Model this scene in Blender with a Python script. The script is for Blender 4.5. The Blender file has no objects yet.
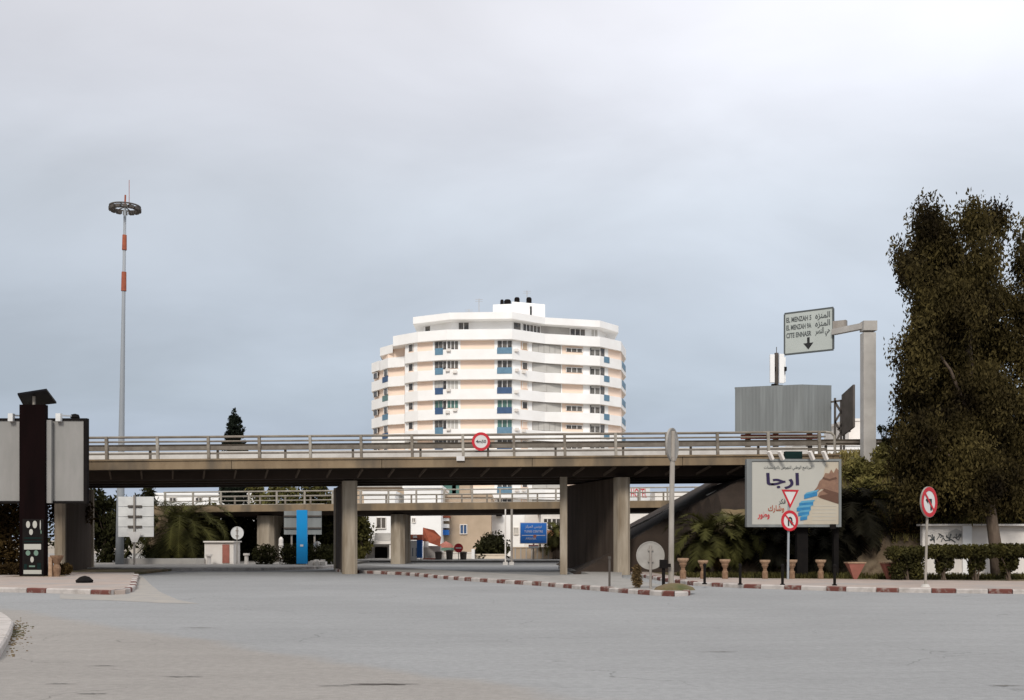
import bpy, math, random
import numpy as np
from mathutils import Vector, Matrix
R = math.radians
random.seed(7); np.random.seed(7)
sc = bpy.context.scene
COL = sc.collection
F = 1100.0; HZ = 540.0; CH = 1.6          # focal length in pixels, horizon row, eye height

# ---------------------------------------------------------------- camera
cam = bpy.data.cameras.new('camera'); camo = bpy.data.objects.new('camera', cam); COL.objects.link(camo)
camo.location = (0, 0, CH); camo.rotation_euler = (R(90), 0, 0)
cam.sensor_width = 36; cam.lens = 36 * F / 1024; cam.shift_y = (HZ - 350) / 1024
cam.clip_start = 0.1; cam.clip_end = 6000
sc.camera = camo

# ---------------------------------------------------------------- light
SUN_EL, SUN_AZ = 38, 192       # high sun behind thin cloud, behind the camera
w = bpy.data.worlds.new('World'); sc.world = w; w.use_nodes = True
nt = w.node_tree; N = nt.nodes; L = nt.links; N.clear()
out = N.new('ShaderNodeOutputWorld')
sky = N.new('ShaderNodeTexSky'); sky.sky_type = 'NISHITA'; sky.sun_disc = False
sky.sun_elevation = R(SUN_EL); sky.sun_rotation = R(SUN_AZ); sky.air_density = 1.0; sky.dust_density = 3.0
bg1 = N.new('ShaderNodeBackground'); bg1.inputs[1].default_value = 0.06
L.new(sky.outputs[0], bg1.inputs[0])
tc = N.new('ShaderNodeTexCoord')
sep = N.new('ShaderNodeSeparateXYZ'); L.new(tc.outputs['Generated'], sep.inputs[0])
# cloud deck projected on a plane: direction / (z + c)
add = N.new('ShaderNodeMath'); add.operation = 'ADD'; L.new(sep.outputs['Z'], add.inputs[0]); add.inputs[1].default_value = 0.34
dx = N.new('ShaderNodeMath'); dx.operation = 'DIVIDE'; L.new(sep.outputs['X'], dx.inputs[0]); L.new(add.outputs[0], dx.inputs[1])
dy = N.new('ShaderNodeMath'); dy.operation = 'DIVIDE'; L.new(sep.outputs['Y'], dy.inputs[0]); L.new(add.outputs[0], dy.inputs[1])
cmb = N.new('ShaderNodeCombineXYZ'); L.new(dx.outputs[0], cmb.inputs[0]); L.new(dy.outputs[0], cmb.inputs[1])
mp = N.new('ShaderNodeMapping'); mp.inputs['Scale'].default_value = (1.1, 1.7, 1); mp.inputs['Rotation'].default_value = (0, 0, R(-14))
L.new(cmb.outputs[0], mp.inputs[0])
nz = N.new('ShaderNodeTexNoise'); nz.inputs['Scale'].default_value = 1.7; nz.inputs['Detail'].default_value = 6; nz.inputs['Roughness'].default_value = 0.5
nz.inputs['Distortion'].default_value = 0.35
L.new(mp.outputs[0], nz.inputs['Vector'])
ramp = N.new('ShaderNodeValToRGB'); L.new(sep.outputs['Z'], ramp.inputs[0])
e = ramp.color_ramp.elements
e[0].position = 0.0; e[0].color = (0.39, 0.45, 0.56, 1)
e[1].position = 1.0; e[1].color = (1.0, 1.0, 1.03, 1)
for p_, c_ in ((0.06, (0.395, 0.455, 0.56, 1)), (0.127, (0.43, 0.49, 0.565, 1)), (0.2, (0.50, 0.555, 0.63, 1)), (0.287, (0.585, 0.63, 0.695, 1)), (0.364, (0.68, 0.70, 0.76, 1)), (0.43, (0.75, 0.755, 0.805, 1)), (0.7, (0.9, 0.91, 0.94, 1))):
    q = e.new(p_); q.color = c_
r2 = N.new('ShaderNodeMapRange'); L.new(nz.outputs[0], r2.inputs[0])
r2.inputs[1].default_value = 0.30; r2.inputs[2].default_value = 0.70; r2.inputs[3].default_value = 0.88; r2.inputs[4].default_value = 1.10
mul = N.new('ShaderNodeVectorMath'); mul.operation = 'SCALE'
xz = N.new('ShaderNodeMath'); xz.operation = 'MULTIPLY'; L.new(sep.outputs['X'], xz.inputs[0]); L.new(sep.outputs['Z'], xz.inputs[1])
xg = N.new('ShaderNodeMath'); xg.operation = 'MULTIPLY_ADD'; L.new(xz.outputs[0], xg.inputs[0]); xg.inputs[1].default_value = 1.05; xg.inputs[2].default_value = 1.0
sm = N.new('ShaderNodeMath'); sm.operation = 'MULTIPLY'; L.new(xg.outputs[0], sm.inputs[0]); L.new(r2.outputs[0], sm.inputs[1])
L.new(ramp.outputs[0], mul.inputs[0]); L.new(sm.outputs[0], mul.inputs['Scale'])
bg2 = N.new('ShaderNodeBackground'); L.new(mul.outputs[0], bg2.inputs[0]); bg2.inputs[1].default_value = 0.725
mx = N.new('ShaderNodeMixShader'); mx.inputs[0].default_value = 0.93
L.new(bg1.outputs[0], mx.inputs[1]); L.new(bg2.outputs[0], mx.inputs[2]); L.new(mx.outputs[0], out.inputs[0])

sl = bpy.data.lights.new('sun', 'SUN'); sl.energy = 1.5; sl.angle = R(14); sl.color = (1, 0.95, 0.88)
so = bpy.data.objects.new('sun', sl); COL.objects.link(so)
az = R(SUN_AZ); el = R(SUN_EL)
sd = Vector((math.sin(az) * math.cos(el), math.cos(az) * math.cos(el), math.sin(el)))
so.rotation_euler = sd.to_track_quat('Z', 'Y').to_euler(); so.location = (0, -10, 40)
sc.view_settings.view_transform = 'Standard'; sc.view_settings.look = 'None'
sc.view_settings.exposure = 0.7; sc.view_settings.gamma = 1.0

# ---------------------------------------------------------------- helpers
def W(px, py, Y): return Vector(((px - 512) * Y / F, Y, CH + (HZ - py) * Y / F))
def X(px, Y): return (px - 512) * Y / F
def Z(py, Y): return CH + (HZ - py) * Y / F
def G(px, py, z=0.0):
    Y = (CH - z) * F / (py - HZ); return (X(px, Y), Y)

def mat(name, c, c2=None, rough=0.85, scale=3.0, bump=0.0, bscale=40.0, metal=0.0, detail=6, lo=0.35, hi=0.65, stretch=None, c3=None, s3=0.3, spec=0.3):
    m = bpy.data.materials.new(name); m.use_nodes = True
    t = m.node_tree; n = t.nodes; l = t.links; b = n['Principled BSDF']
    b.inputs['Roughness'].default_value = rough; b.inputs['Metallic'].default_value = metal
    b.inputs['Specular IOR Level'].default_value = spec
    if c2 is None: c2 = tuple(x * 0.88 for x in c)
    tcn = n.new('ShaderNodeTexCoord'); vec = tcn.outputs['Object']
    if stretch:
        mpn = n.new('ShaderNodeMapping'); mpn.inputs['Scale'].default_value = stretch; l.new(vec, mpn.inputs[0]); vec = mpn.outputs[0]
    a = n.new('ShaderNodeTexNoise'); a.inputs['Scale'].default_value = scale; a.inputs['Detail'].default_value = detail; a.inputs['Roughness'].default_value = 0.6
    l.new(vec, a.inputs['Vector'])
    rr = n.new('ShaderNodeValToRGB'); rr.color_ramp.elements[0].position = lo; rr.color_ramp.elements[1].position = hi
    rr.color_ramp.elements[0].color = (*c2, 1); rr.color_ramp.elements[1].color = (*c, 1)
    l.new(a.outputs[0], rr.inputs[0]); colout = rr.outputs[0]
    if c3:
        a3 = n.new('ShaderNodeTexNoise'); a3.inputs['Scale'].default_value = s3; a3.inputs['Detail'].default_value = 4
        l.new(vec, a3.inputs['Vector'])
        r3 = n.new('ShaderNodeValToRGB'); r3.color_ramp.elements[0].position = 0.48; r3.color_ramp.elements[1].position = 0.68
        l.new(a3.outputs[0], r3.inputs[0])
        mxn = n.new('ShaderNodeMix'); mxn.data_type = 'RGBA'
        l.new(r3.outputs[0], mxn.inputs['Factor']); l.new(colout, mxn.inputs['A']); mxn.inputs['B'].default_value = (*c3, 1)
        colout = mxn.outputs['Result']
    l.new(colout, b.inputs['Base Color'])
    if bump > 0:
        a2 = n.new('ShaderNodeTexNoise'); a2.inputs['Scale'].default_value = bscale; a2.inputs['Detail'].default_value = 5
        l.new(vec, a2.inputs['Vector'])
        bn = n.new('ShaderNodeBump'); bn.inputs['Strength'].default_value = bump; bn.inputs['Distance'].default_value = 0.05
        l.new(a2.outputs[0], bn.inputs['Height']); l.new(bn.outputs[0], b.inputs['Normal'])
    return m

def leafmat(name, c, c2, c3=None, scale=1.2):
    m = mat(name, c, c2, rough=0.8, scale=scale, detail=8, lo=0.38, hi=0.62, spec=0.08)
    t = m.node_tree; n = t.nodes; l = t.links; b = n['Principled BSDF']; o = n['Material Output']
    src = b.inputs['Base Color'].links[0].from_socket
    # every leaf its own tint
    at = n.new('ShaderNodeAttribute'); at.attribute_name = 'tint'
    mr = n.new('ShaderNodeMapRange'); mr.inputs[3].default_value = 0.55; mr.inputs[4].default_value = 1.5
    l.new(at.outputs['Fac'], mr.inputs[0])
    sc_ = n.new('ShaderNodeVectorMath'); sc_.operation = 'SCALE'; l.new(src, sc_.inputs[0]); l.new(mr.outputs[0], sc_.inputs['Scale'])
    l.new(sc_.outputs[0], b.inputs['Base Color'])
    tr = n.new('ShaderNodeBsdfTranslucent'); l.new(sc_.outputs[0], tr.inputs[0])
    ms = n.new('ShaderNodeMixShader'); ms.inputs[0].default_value = 0.2
    l.new(b.outputs[0], ms.inputs[1]); l.new(tr.outputs[0], ms.inputs[2]); l.new(ms.outputs[0], o.inputs[0])
    return m

M = {}
def asphalt():
    m = bpy.data.materials.new('asphalt'); m.use_nodes = True; t = m.node_tree; n = t.nodes; l = t.links; b = n['Principled BSDF']
    b.inputs['Roughness'].default_value = 0.92; b.inputs['Specular IOR Level'].default_value = 0.15
    tcn = n.new('ShaderNodeTexCoord'); P = tcn.outputs['Object']
    def noise(scale, detail=5, st=None, rough=0.6):
        v = P
        if st: q = n.new('ShaderNodeMapping'); q.inputs['Scale'].default_value = st; l.new(P, q.inputs[0]); v = q.outputs[0]
        a = n.new('ShaderNodeTexNoise'); a.inputs['Scale'].default_value = scale; a.inputs['Detail'].default_value = detail; a.inputs['Roughness'].default_value = rough; l.new(v, a.inputs['Vector']); return a.outputs[0]
    def rng(x, a, b_, c, d):
        q = n.new('ShaderNodeMapRange'); l.new(x, q.inputs[0]); q.interpolation_type = 'SMOOTHSTEP'
        for i, vv in enumerate((a, b_, c, d)): q.inputs[i + 1].default_value = vv
        return q.outputs[0]
    def mth(op, x, y=None, z=None):
        q = n.new('ShaderNodeMath'); q.operation = op
        for i, vv in enumerate((x, y, z)):
            if vv is None: continue
            if isinstance(vv, (int, float)): q.inputs[i].default_value = vv
            else: l.new(vv, q.inputs[i])
        return q.outputs[0]
    sp = n.new('ShaderNodeSeparateXYZ'); l.new(P, sp.inputs[0])
    # the older, browner resurfacing in the near left corner: an irregular seam in plan
    f = mth('ADD', mth('MULTIPLY', sp.outputs['X'], 0.76), mth('MULTIPLY_ADD', sp.outputs['Y'], 0.65, -7.7))
    f = mth('ADD', f, mth('MULTIPLY_ADD', noise(0.35, 5), 1.8, -0.9))
    old = rng(f, -0.35, 0.35, 1.0, 0.0)
    mix = n.new('ShaderNodeMix'); mix.data_type = 'RGBA'; l.new(old, mix.inputs['Factor']); mix.inputs['A'].default_value = (0.272, 0.272, 0.27, 1); mix.inputs['B'].default_value = (0.284, 0.264, 0.243, 1)
    k = rng(noise(0.12, 3), 0.3, 0.7, 0.93, 1.06)
    k = mth('MULTIPLY', k, rng(noise(1.3, 7, (0.35, 1.5, 1)), 0.3, 0.7, 0.96, 1.035))
    k = mth('MULTIPLY', k, rng(noise(9.0, 6), 0.25, 0.75, 0.90, 1.09))
    k = mth('MULTIPLY', k, rng(noise(70.0, 3), 0.3, 0.7, 0.86, 1.12))
    k = mth('MULTIPLY', k, rng(noise(2.6, 4, (0.5, 1.4, 1)), 0.63, 0.74, 1.0, 0.86))
    vo = n.new('ShaderNodeTexVoronoi'); vo.feature = 'DISTANCE_TO_EDGE'; vo.inputs['Scale'].default_value = 0.34
    dn = n.new('ShaderNodeTexNoise'); dn.inputs['Scale'].default_value = 1.4; dn.inputs['Detail'].default_value = 6; l.new(P, dn.inputs['Vector'])
    ad = n.new('ShaderNodeVectorMath'); ad.operation = 'ADD'; l.new(P, ad.inputs[0]); l.new(dn.outputs['Color'], ad.inputs[1]); l.new(ad.outputs[0], vo.inputs['Vector'])
    crack = mth('MULTIPLY', rng(vo.outputs['Distance'], 0.0, 0.007, 1.0, 0.0), rng(noise(0.22, 3), 0.50, 0.60, 0.0, 1.0))
    k = mth('MULTIPLY', k, mth('MULTIPLY_ADD', crack, -0.35, 1.0))
    scv = n.new('ShaderNodeVectorMath'); scv.operation = 'SCALE'; l.new(mix.outputs['Result'], scv.inputs[0]); l.new(k, scv.inputs['Scale']); l.new(scv.outputs[0], b.inputs['Base Color'])
    bn = n.new('ShaderNodeBump'); bn.inputs['Strength'].default_value = 0.4; bn.inputs['Distance'].default_value = 0.03; l.new(noise(60, 4), bn.inputs['Height']); l.new(bn.outputs[0], b.inputs['Normal'])
    return m
M['asphalt'] = asphalt()
M['conc_pier_shade'] = mat('conc_pier_shade', (0.085, 0.06, 0.043), (0.05, 0.034, 0.024), rough=1, scale=1.3, bump=0.2, stretch=(1.5, 1.5, 0.2))  # pier side walls: shade below the deck is put into this dark colour
M['bracket'] = mat('bracket', (0.10, 0.075, 0.055), rough=1)
M['tar'] = mat('tar', (0.19, 0.18, 0.165), (0.13, 0.12, 0.11), rough=0.9, scale=5)
M['drift'] = mat('drift', (0.35, 0.315, 0.275), (0.285, 0.27, 0.25), rough=1, scale=1.6, lo=0.42, hi=0.7)
M['dust'] = mat('dust', (0.36, 0.31, 0.25), (0.27, 0.24, 0.20), rough=1, scale=2.0, bump=0.3, bscale=30)
M['soil'] = mat('soil', (0.20, 0.145, 0.08), (0.12, 0.09, 0.05), rough=1, scale=1.8, bump=0.6, bscale=14, c3=(0.06, 0.07, 0.025), s3=1.0)
M['pave'] = mat('pave', (0.38, 0.31, 0.27), (0.32, 0.26, 0.225), rough=0.95, scale=1.2, bump=0.2, bscale=30, c3=(0.30, 0.27, 0.25), s3=0.5)
M['pave_grey'] = mat('pave_grey', (0.30, 0.28, 0.26), (0.23, 0.22, 0.20), rough=0.95, scale=1.5, bump=0.2, bscale=30)
M['kerb_white'] = mat('kerb_white', (0.46, 0.42, 0.39), (0.30, 0.27, 0.245), rough=0.9, scale=3, bump=0.3, lo=0.3, hi=0.55)
M['kerb_red'] = mat('kerb_red', (0.13, 0.045, 0.035), (0.24, 0.19, 0.165), rough=0.9, scale=5, bump=0.3, lo=0.36, hi=0.5)
M['conc'] = mat('conc', (0.25, 0.185, 0.115), (0.18, 0.13, 0.08), rough=0.95, scale=1.1, bump=0.3, bscale=25, c3=(0.12, 0.095, 0.068), s3=0.9, stretch=(1, 1, 0.35))
M['conc_pier'] = mat('conc_pier', (0.40, 0.34, 0.265), (0.27, 0.225, 0.17), rough=0.95, scale=1.5, bump=0.3, bscale=25, c3=(0.20, 0.155, 0.105), s3=1.2, stretch=(1.6, 1.6, 0.25))
M['conc_undershade'] = mat('conc_undershade', (0.040, 0.028, 0.021), (0.028, 0.020, 0.015), rough=1, scale=1.2, bump=0.2)  # undersides: near-black colour paints in the shade beneath the decks
M['conc_light'] = mat('conc_light', (0.52, 0.495, 0.46), (0.42, 0.395, 0.365), rough=0.9, scale=1.5, bump=0.2)
M['rail'] = mat('rail', (0.23, 0.20, 0.16), (0.14, 0.115, 0.09), rough=0.7, scale=2.5, stretch=(0.6, 1, 2))
M['rail_dark'] = mat('rail_dark', (0.19, 0.165, 0.135), (0.12, 0.10, 0.08), rough=0.6, scale=2, metal=0.3)
M['rail_light'] = mat('rail_light', (0.36, 0.33, 0.28), (0.24, 0.21, 0.175), rough=0.7, scale=3)
M['white'] = mat('white', (0.88, 0.87, 0.85), (0.80, 0.78, 0.75), rough=0.8, scale=0.35, lo=0.3, hi=0.7)
M['offwhite'] = mat('offwhite', (0.74, 0.70, 0.65), (0.62, 0.57, 0.52), rough=0.85, scale=0.6, bump=0.1)
M['cream'] = mat('cream', (0.78, 0.68, 0.54), (0.66, 0.56, 0.44), rough=0.85, scale=0.6)
M['peach'] = mat('peach', (0.84, 0.665, 0.54), (0.80, 0.63, 0.51), rough=0.85, scale=0.3)
M['tan'] = mat('tan', (0.48, 0.37, 0.27), (0.40, 0.31, 0.22), rough=0.9, scale=0.7, bump=0.1)
M['greywall'] = mat('greywall', (0.42, 0.40, 0.37), (0.33, 0.31, 0.29), rough=0.9, scale=0.7)
M['shutter'] = mat('shutter', (0.50, 0.48, 0.44), (0.44, 0.42, 0.39), rough=0.7, scale=1, stretch=(1, 1, 12))
M['glass'] = mat('glass', (0.05, 0.045, 0.042), (0.13, 0.115, 0.10), rough=0.15, scale=0.9, lo=0.45, hi=0.55, spec=0.5)
M['glass_pale'] = mat('glass_pale', (0.16, 0.15, 0.135), (0.07, 0.065, 0.06), rough=0.3, scale=1.1, lo=0.4, hi=0.6)
M['glass_green'] = mat('glass_green', (0.10, 0.20, 0.17), (0.06, 0.12, 0.10), rough=0.2, scale=1, spec=0.5)
M['blue_l'] = mat('blue_l', (0.13, 0.24, 0.33), (0.10, 0.19, 0.27), rough=0.5, scale=2)
M['blue_d'] = mat('blue_d', (0.05, 0.10, 0.20), (0.04, 0.08, 0.16), rough=0.5, scale=2)
M['blue_sign'] = mat('blue_sign', (0.02, 0.13, 0.48), (0.03, 0.16, 0.5), rough=0.4, scale=2)
M['cyan'] = mat('cyan', (0.0, 0.26, 0.60), (0.01, 0.23, 0.55), rough=0.4, scale=1)
M['alu'] = mat('alu', (0.66, 0.66, 0.64), (0.55, 0.55, 0.54), rough=0.6, scale=1.5, metal=0.1)
M['alu_grey'] = mat('alu_grey', (0.26, 0.25, 0.235), (0.225, 0.22, 0.205), rough=0.65, scale=1.3, stretch=(2, 1, 0.5))
M['sheet'] = mat('sheet', (0.185, 0.195, 0.192), (0.165, 0.174, 0.171), rough=0.6, scale=0.8, stretch=(3, 3, 0.25), c3=(0.21, 0.222, 0.218), s3=0.8)
M['sheet_dark'] = mat('sheet_dark', (0.10, 0.085, 0.075), (0.07, 0.06, 0.05), rough=0.8, scale=1.5)
M['galv'] = mat('galv', (0.33, 0.30, 0.265), (0.24, 0.21, 0.185), rough=0.6, scale=4, metal=0.15, stretch=(1, 1, 0.4))
M['post'] = mat('post', (0.36, 0.325, 0.285), (0.26, 0.23, 0.195), rough=0.6, scale=4, stretch=(1, 1, 0.3))
M['mast'] = mat('mast', (0.31, 0.33, 0.35), (0.26, 0.275, 0.29), rough=0.5, scale=0.8, stretch=(1, 1, 0.2))
M['black'] = mat('black', (0.008, 0.007, 0.007), (0.012, 0.010, 0.009), rough=0.85, scale=3, spec=0.08)
M['maroon'] = mat('maroon', (0.007, 0.003, 0.003), (0.004, 0.002, 0.002), spec=0.05, rough=0.9, scale=2, stretch=(1, 1, 0.2))
M['green_box'] = mat('green_box', (0.006, 0.022, 0.020), (0.004, 0.012, 0.011), spec=0.1, rough=0.7)
M['red'] = mat('red', (0.50, 0.02, 0.03), (0.42, 0.02, 0.03), rough=0.4, scale=3)
M['red_roof'] = mat('red_roof', (0.36, 0.10, 0.05), (0.26, 0.07, 0.04), rough=0.8, scale=3)
M['pinkred'] = mat('pinkred', (0.36, 0.13, 0.10), (0.28, 0.11, 0.08), rough=0.8, scale=4)
M['signwhite'] = mat('signwhite', (0.62, 0.60, 0.58), (0.56, 0.54, 0.52), rough=0.4, scale=3)
M['signgrey'] = mat('signgrey', (0.33, 0.31, 0.28), (0.27, 0.25, 0.225), rough=0.6, scale=3)
M['gantry_sign'] = mat('gantry_sign', (0.46, 0.49, 0.46), (0.42, 0.45, 0.42), rough=0.5, scale=1)
M['ink'] = mat('ink', (0.02, 0.02, 0.02), rough=0.6)
M['ink_grey'] = mat('ink_grey', (0.09, 0.10, 0.10), rough=0.6)
M['ink_blue'] = mat('ink_blue', (0.02, 0.012, 0.05), rough=0.6)
M['poster'] = mat('poster', (0.42, 0.41, 0.365), (0.39, 0.38, 0.34), rough=0.5, scale=0.8)
M['poster_tan'] = mat('poster_tan', (0.43, 0.385, 0.305), (0.40, 0.345, 0.265), rough=0.5, scale=1)
M['skin'] = mat('skin', (0.24, 0.14, 0.09), (0.18, 0.10, 0.07), rough=0.5, scale=6)
M['skin_dark'] = mat('skin_dark', (0.11, 0.055, 0.035), rough=0.5, scale=6)
M['block'] = mat('block', (0.03, 0.19, 0.38), (0.025, 0.15, 0.31), rough=0.4, scale=5)
M['block_d'] = mat('block_d', (0.10, 0.30, 0.44), rough=0.4)
M['terra'] = mat('terra', (0.25, 0.155, 0.095), (0.15, 0.085, 0.05), rough=0.9, scale=7)
M['terra_rim'] = mat('terra_rim', (0.38, 0.26, 0.17), (0.26, 0.16, 0.10), rough=0.9, scale=7)
M['bark'] = mat('bark', (0.13, 0.095, 0.07), (0.07, 0.05, 0.035), rough=1, scale=4, bump=0.8, bscale=12, stretch=(1, 1, 0.3))
M['skirt'] = mat('skirt', (0.10, 0.055, 0.03), (0.05, 0.028, 0.015), rough=1, scale=5)
M['leaf_euc'] = leafmat('leaf_euc', (0.078, 0.060, 0.020), (0.013, 0.009, 0.004), scale=0.4)
M['leaf_olive'] = leafmat('leaf_olive', (0.11, 0.10, 0.03), (0.05, 0.047, 0.015), scale=0.6)
M['leaf_dark'] = leafmat('leaf_dark', (0.032, 0.032, 0.011), (0.015, 0.015, 0.006), scale=0.8)
M['leaf_cyp'] = leafmat('leaf_cyp', (0.018, 0.024, 0.015), (0.010, 0.013, 0.009), scale=0.8)
M['leaf_hedge'] = leafmat('leaf_hedge', (0.075, 0.066, 0.02), (0.03, 0.028, 0.01), scale=1.6)
M['leaf_bank'] = leafmat('leaf_bank', (0.24, 0.20, 0.07), (0.12, 0.11, 0.035), scale=1.0)
M['leaf_dry'] = leafmat('leaf_dry', (0.22, 0.15, 0.07), (0.12, 0.08, 0.04), scale=2)
M['leaf_brown'] = leafmat('leaf_brown', (0.07, 0.044, 0.015), (0.03, 0.018, 0.007), scale=1)
M['palm'] = leafmat('palm', (0.065, 0.062, 0.018), (0.035, 0.034, 0.011), scale=0.8)
M['palm_dark'] = leafmat('palm_dark', (0.018, 0.016, 0.009), (0.010, 0.009, 0.006), scale=0.8)
M['solar'] = mat('solar', (0.006, 0.006, 0.009), (0.01, 0.01, 0.013), spec=0.1, rough=0.5, scale=2)
M['stone'] = mat('stone', (0.15, 0.11, 0.07), (0.08, 0.055, 0.035), rough=1, scale=3.5, bump=0.6, bscale=9, c3=(0.18, 0.14, 0.095), s3=1.3)
M['grass'] = leafmat('grass', (0.32, 0.26, 0.10), (0.17, 0.15, 0.05), scale=0.8)
M['orange'] = mat('orange', (0.50, 0.22, 0.10), (0.42, 0.19, 0.09), rough=0.8)
M['green_roof'] = mat('green_roof', (0.14, 0.22, 0.17), rough=0.7)

def wl(o):
    v = Vector((0, 0, 0))
    while o is not None: v = v + o.location; o = o.parent
    return v
def tag(o, label=None, cat=None, group=None, kind=None):
    if label: o['label'] = label
    if cat: o['category'] = cat
    if group: o['group'] = group
    if kind: o['kind'] = kind
    return o
def thing(name, label, cat, loc, group=None):
    o = bpy.data.objects.new(name, None); COL.objects.link(o); o.location = loc
    o.empty_display_size = 0.3
    return tag(o, label, cat, group)
def kids(o): return list(o.children)
def copy_tree(o, parent=None):
    c = o.copy(); COL.objects.link(c); c.parent = parent
    for ch in kids(o): copy_tree(ch, c)
    return c

class MB:
    def __init__(s): s.v = []; s.f = []; s.m = []
    def add(s, vs, fs, m=0):
        b = len(s.v); s.v += [Vector(p) for p in vs]; s.f += [tuple(b + i for i in f) for f in fs]; s.m += [m] * len(fs); return s
    def box(s, c, d, m=0, rz=0):
        c = Vector(c); hx, hy, hz = d[0] / 2, d[1] / 2, d[2] / 2; ca, sa = math.cos(rz), math.sin(rz)
        vs = []
        for z in (-hz, hz):
            for x, y in ((-hx, -hy), (hx, -hy), (hx, hy), (-hx, hy)):
                vs.append((c.x + x * ca - y * sa, c.y + x * sa + y * ca, c.z + z))
        return s.add(vs, [(3, 2, 1, 0), (4, 5, 6, 7), (0, 1, 5, 4), (1, 2, 6, 5), (2, 3, 7, 6), (3, 0, 4, 7)], m)
    def bx(s, x0, x1, y0, y1, z0, z1, m=0): return s.box(((x0 + x1) / 2, (y0 + y1) / 2, (z0 + z1) / 2), (x1 - x0, y1 - y0, z1 - z0), m)
    def basis(s, d):
        d = d.normalized(); a = Vector((0, 0, 1)) if abs(d.z) < 0.95 else Vector((1, 0, 0))
        u = a.cross(d).normalized(); return u, d.cross(u)
    def beam(s, p0, p1, w, h, m=0):
        p0 = Vector(p0); p1 = Vector(p1); u, v = s.basis(p1 - p0)
        vs = [p + u * a * w / 2 + v * b * h / 2 for p in (p0, p1) for a, b in ((-1, -1), (1, -1), (1, 1), (-1, 1))]
        return s.add(vs, [(3, 2, 1, 0), (4, 5, 6, 7), (0, 1, 5, 4), (1, 2, 6, 5), (2, 3, 7, 6), (3, 0, 4, 7)], m)
    def path(s, pts, rads, n=8, m=0, caps=True):
        pts = [Vector(p) for p in pts]
        if not hasattr(rads, '__len__'): rads = [rads] * len(pts)
        b = len(s.v); fs = []
        for i, p in enumerate(pts):
            d = (pts[min(i + 1, len(pts) - 1)] - pts[max(i - 1, 0)]); u, v = s.basis(d)
            for k in range(n):
                a = 2 * math.pi * k / n; s.v.append(p + (u * math.cos(a) + v * math.sin(a)) * rads[i])
        for i in range(len(pts) - 1):
            for k in range(n):
                k2 = (k + 1) % n; fs.append((b + i * n + k, b + i * n + k2, b + (i + 1) * n + k2, b + (i + 1) * n + k))
        if caps:
            fs.append(tuple(b + k for k in reversed(range(n)))); e_ = b + (len(pts) - 1) * n; fs.append(tuple(e_ + k for k in range(n)))
        s.f += fs; s.m += [m] * len(fs); return s
    def tube(s, p0, p1, r0, r1=None, n=10, m=0): return s.path([p0, p1], [r0, r0 if r1 is None else r1], n, m)
    def lathe(s, prof, c, n=14, m=0):
        b = len(s.v); fs = []
        for r, z in prof:
            for k in range(n):
                a = 2 * math.pi * k / n; s.v.append(Vector((c[0] + r * math.cos(a), c[1] + r * math.sin(a), c[2] + z)))
        for i in range(len(prof) - 1):
            for k in range(n):
                k2 = (k + 1) % n; fs.append((b + i * n + k, b + i * n + k2, b + (i + 1) * n + k2, b + (i + 1) * n + k))
        fs.append(tuple(b + k for k in reversed(range(n)))); e_ = b + (len(prof) - 1) * n; fs.append(tuple(e_ + k for k in range(n)))
        s.f += fs; s.m += [m] * len(fs); return s
    def prism(s, pts, z0, z1, m=0):
        n = len(pts); ar = sum(pts[i][0] * pts[(i + 1) % n][1] - pts[(i + 1) % n][0] * pts[i][1] for i in range(n))
        if ar < 0: pts = pts[::-1]
        vs = [(p[0], p[1], z0) for p in pts] + [(p[0], p[1], z1) for p in pts]
        fs = [tuple(reversed(range(n))), tuple(range(n, 2 * n))] + [(i, (i + 1) % n, n + (i + 1) % n, n + i) for i in range(n)]
        return s.add(vs, fs, m)
    def plate(s, poly, o, u, v, n, t, m=0, off=0.0):
        # flat polygon (2-D, in u/v) at o, front face at off along n, thickness t behind it
        k = len(poly); o = Vector(o)
        ar = sum(poly[i][0] * poly[(i + 1) % k][1] - poly[(i + 1) % k][0] * poly[i][1] for i in range(k))
        if ar < 0: poly = poly[::-1]
        vs = [o + u * a + v * b + n * off for a, b in poly] + [o + u * a + v * b + n * (off - t) for a, b in poly]
        fs = [tuple(range(k)), tuple(reversed(range(k, 2 * k)))] + [(i, k + i, k + (i + 1) % k, (i + 1) % k) for i in range(k)]
        return s.add(vs, fs, m)
    def ring(s, ro, ri, o, u, v, n, t, m=0, off=0.0, k=36, tri=False):
        o = Vector(o); K = 3 if tri else k; b = len(s.v); a0 = -math.pi / 2 if tri else 0
        for r, f_ in ((ro, off), (ri, off), (ri, off - t), (ro, off - t)):
            for i in range(K):
                a = a0 + 2 * math.pi * i / K; s.v.append(o + (u * math.cos(a) + v * math.sin(a)) * r + n * f_)
        fs = []
        for j in range(4):
            for i in range(K):
                i2 = (i + 1) % K; j2 = (j + 1) % 4
                fs.append((b + j * K + i, b + j * K + i2, b + j2 * K + i2, b + j2 * K + i))
        s.f += fs; s.m += [m] * len(fs); return s
    def build(s, name, mats, parent=None, label=None, smooth=False, tint=False):
        if not isinstance(mats, (list, tuple)): mats = [mats]
        off = wl(parent) if parent else Vector((0, 0, 0))
        me = bpy.data.meshes.new(name); me.from_pydata([tuple(p - off) for p in s.v], [], s.f)
        for mm in mats: me.materials.append(M[mm])
        me.polygons.foreach_set('material_index', s.m)
        if smooth: me.polygons.foreach_set('use_smooth', [True] * len(me.polygons))
        if tint: set_tint(me, np.random.rand(len(me.vertices)) * 0.2 + 0.35)
        me.update()
        o = bpy.data.objects.new(name, me); COL.objects.link(o)
        if parent: o.parent = parent
        if label: o['label'] = label
        return o
    def center(s):
        xs = [p.x for p in s.v]; ys = [p.y for p in s.v]; zs = [p.z for p in s.v]
        return Vector(((min(xs) + max(xs)) / 2, (min(ys) + max(ys)) / 2, min(zs)))
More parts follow.
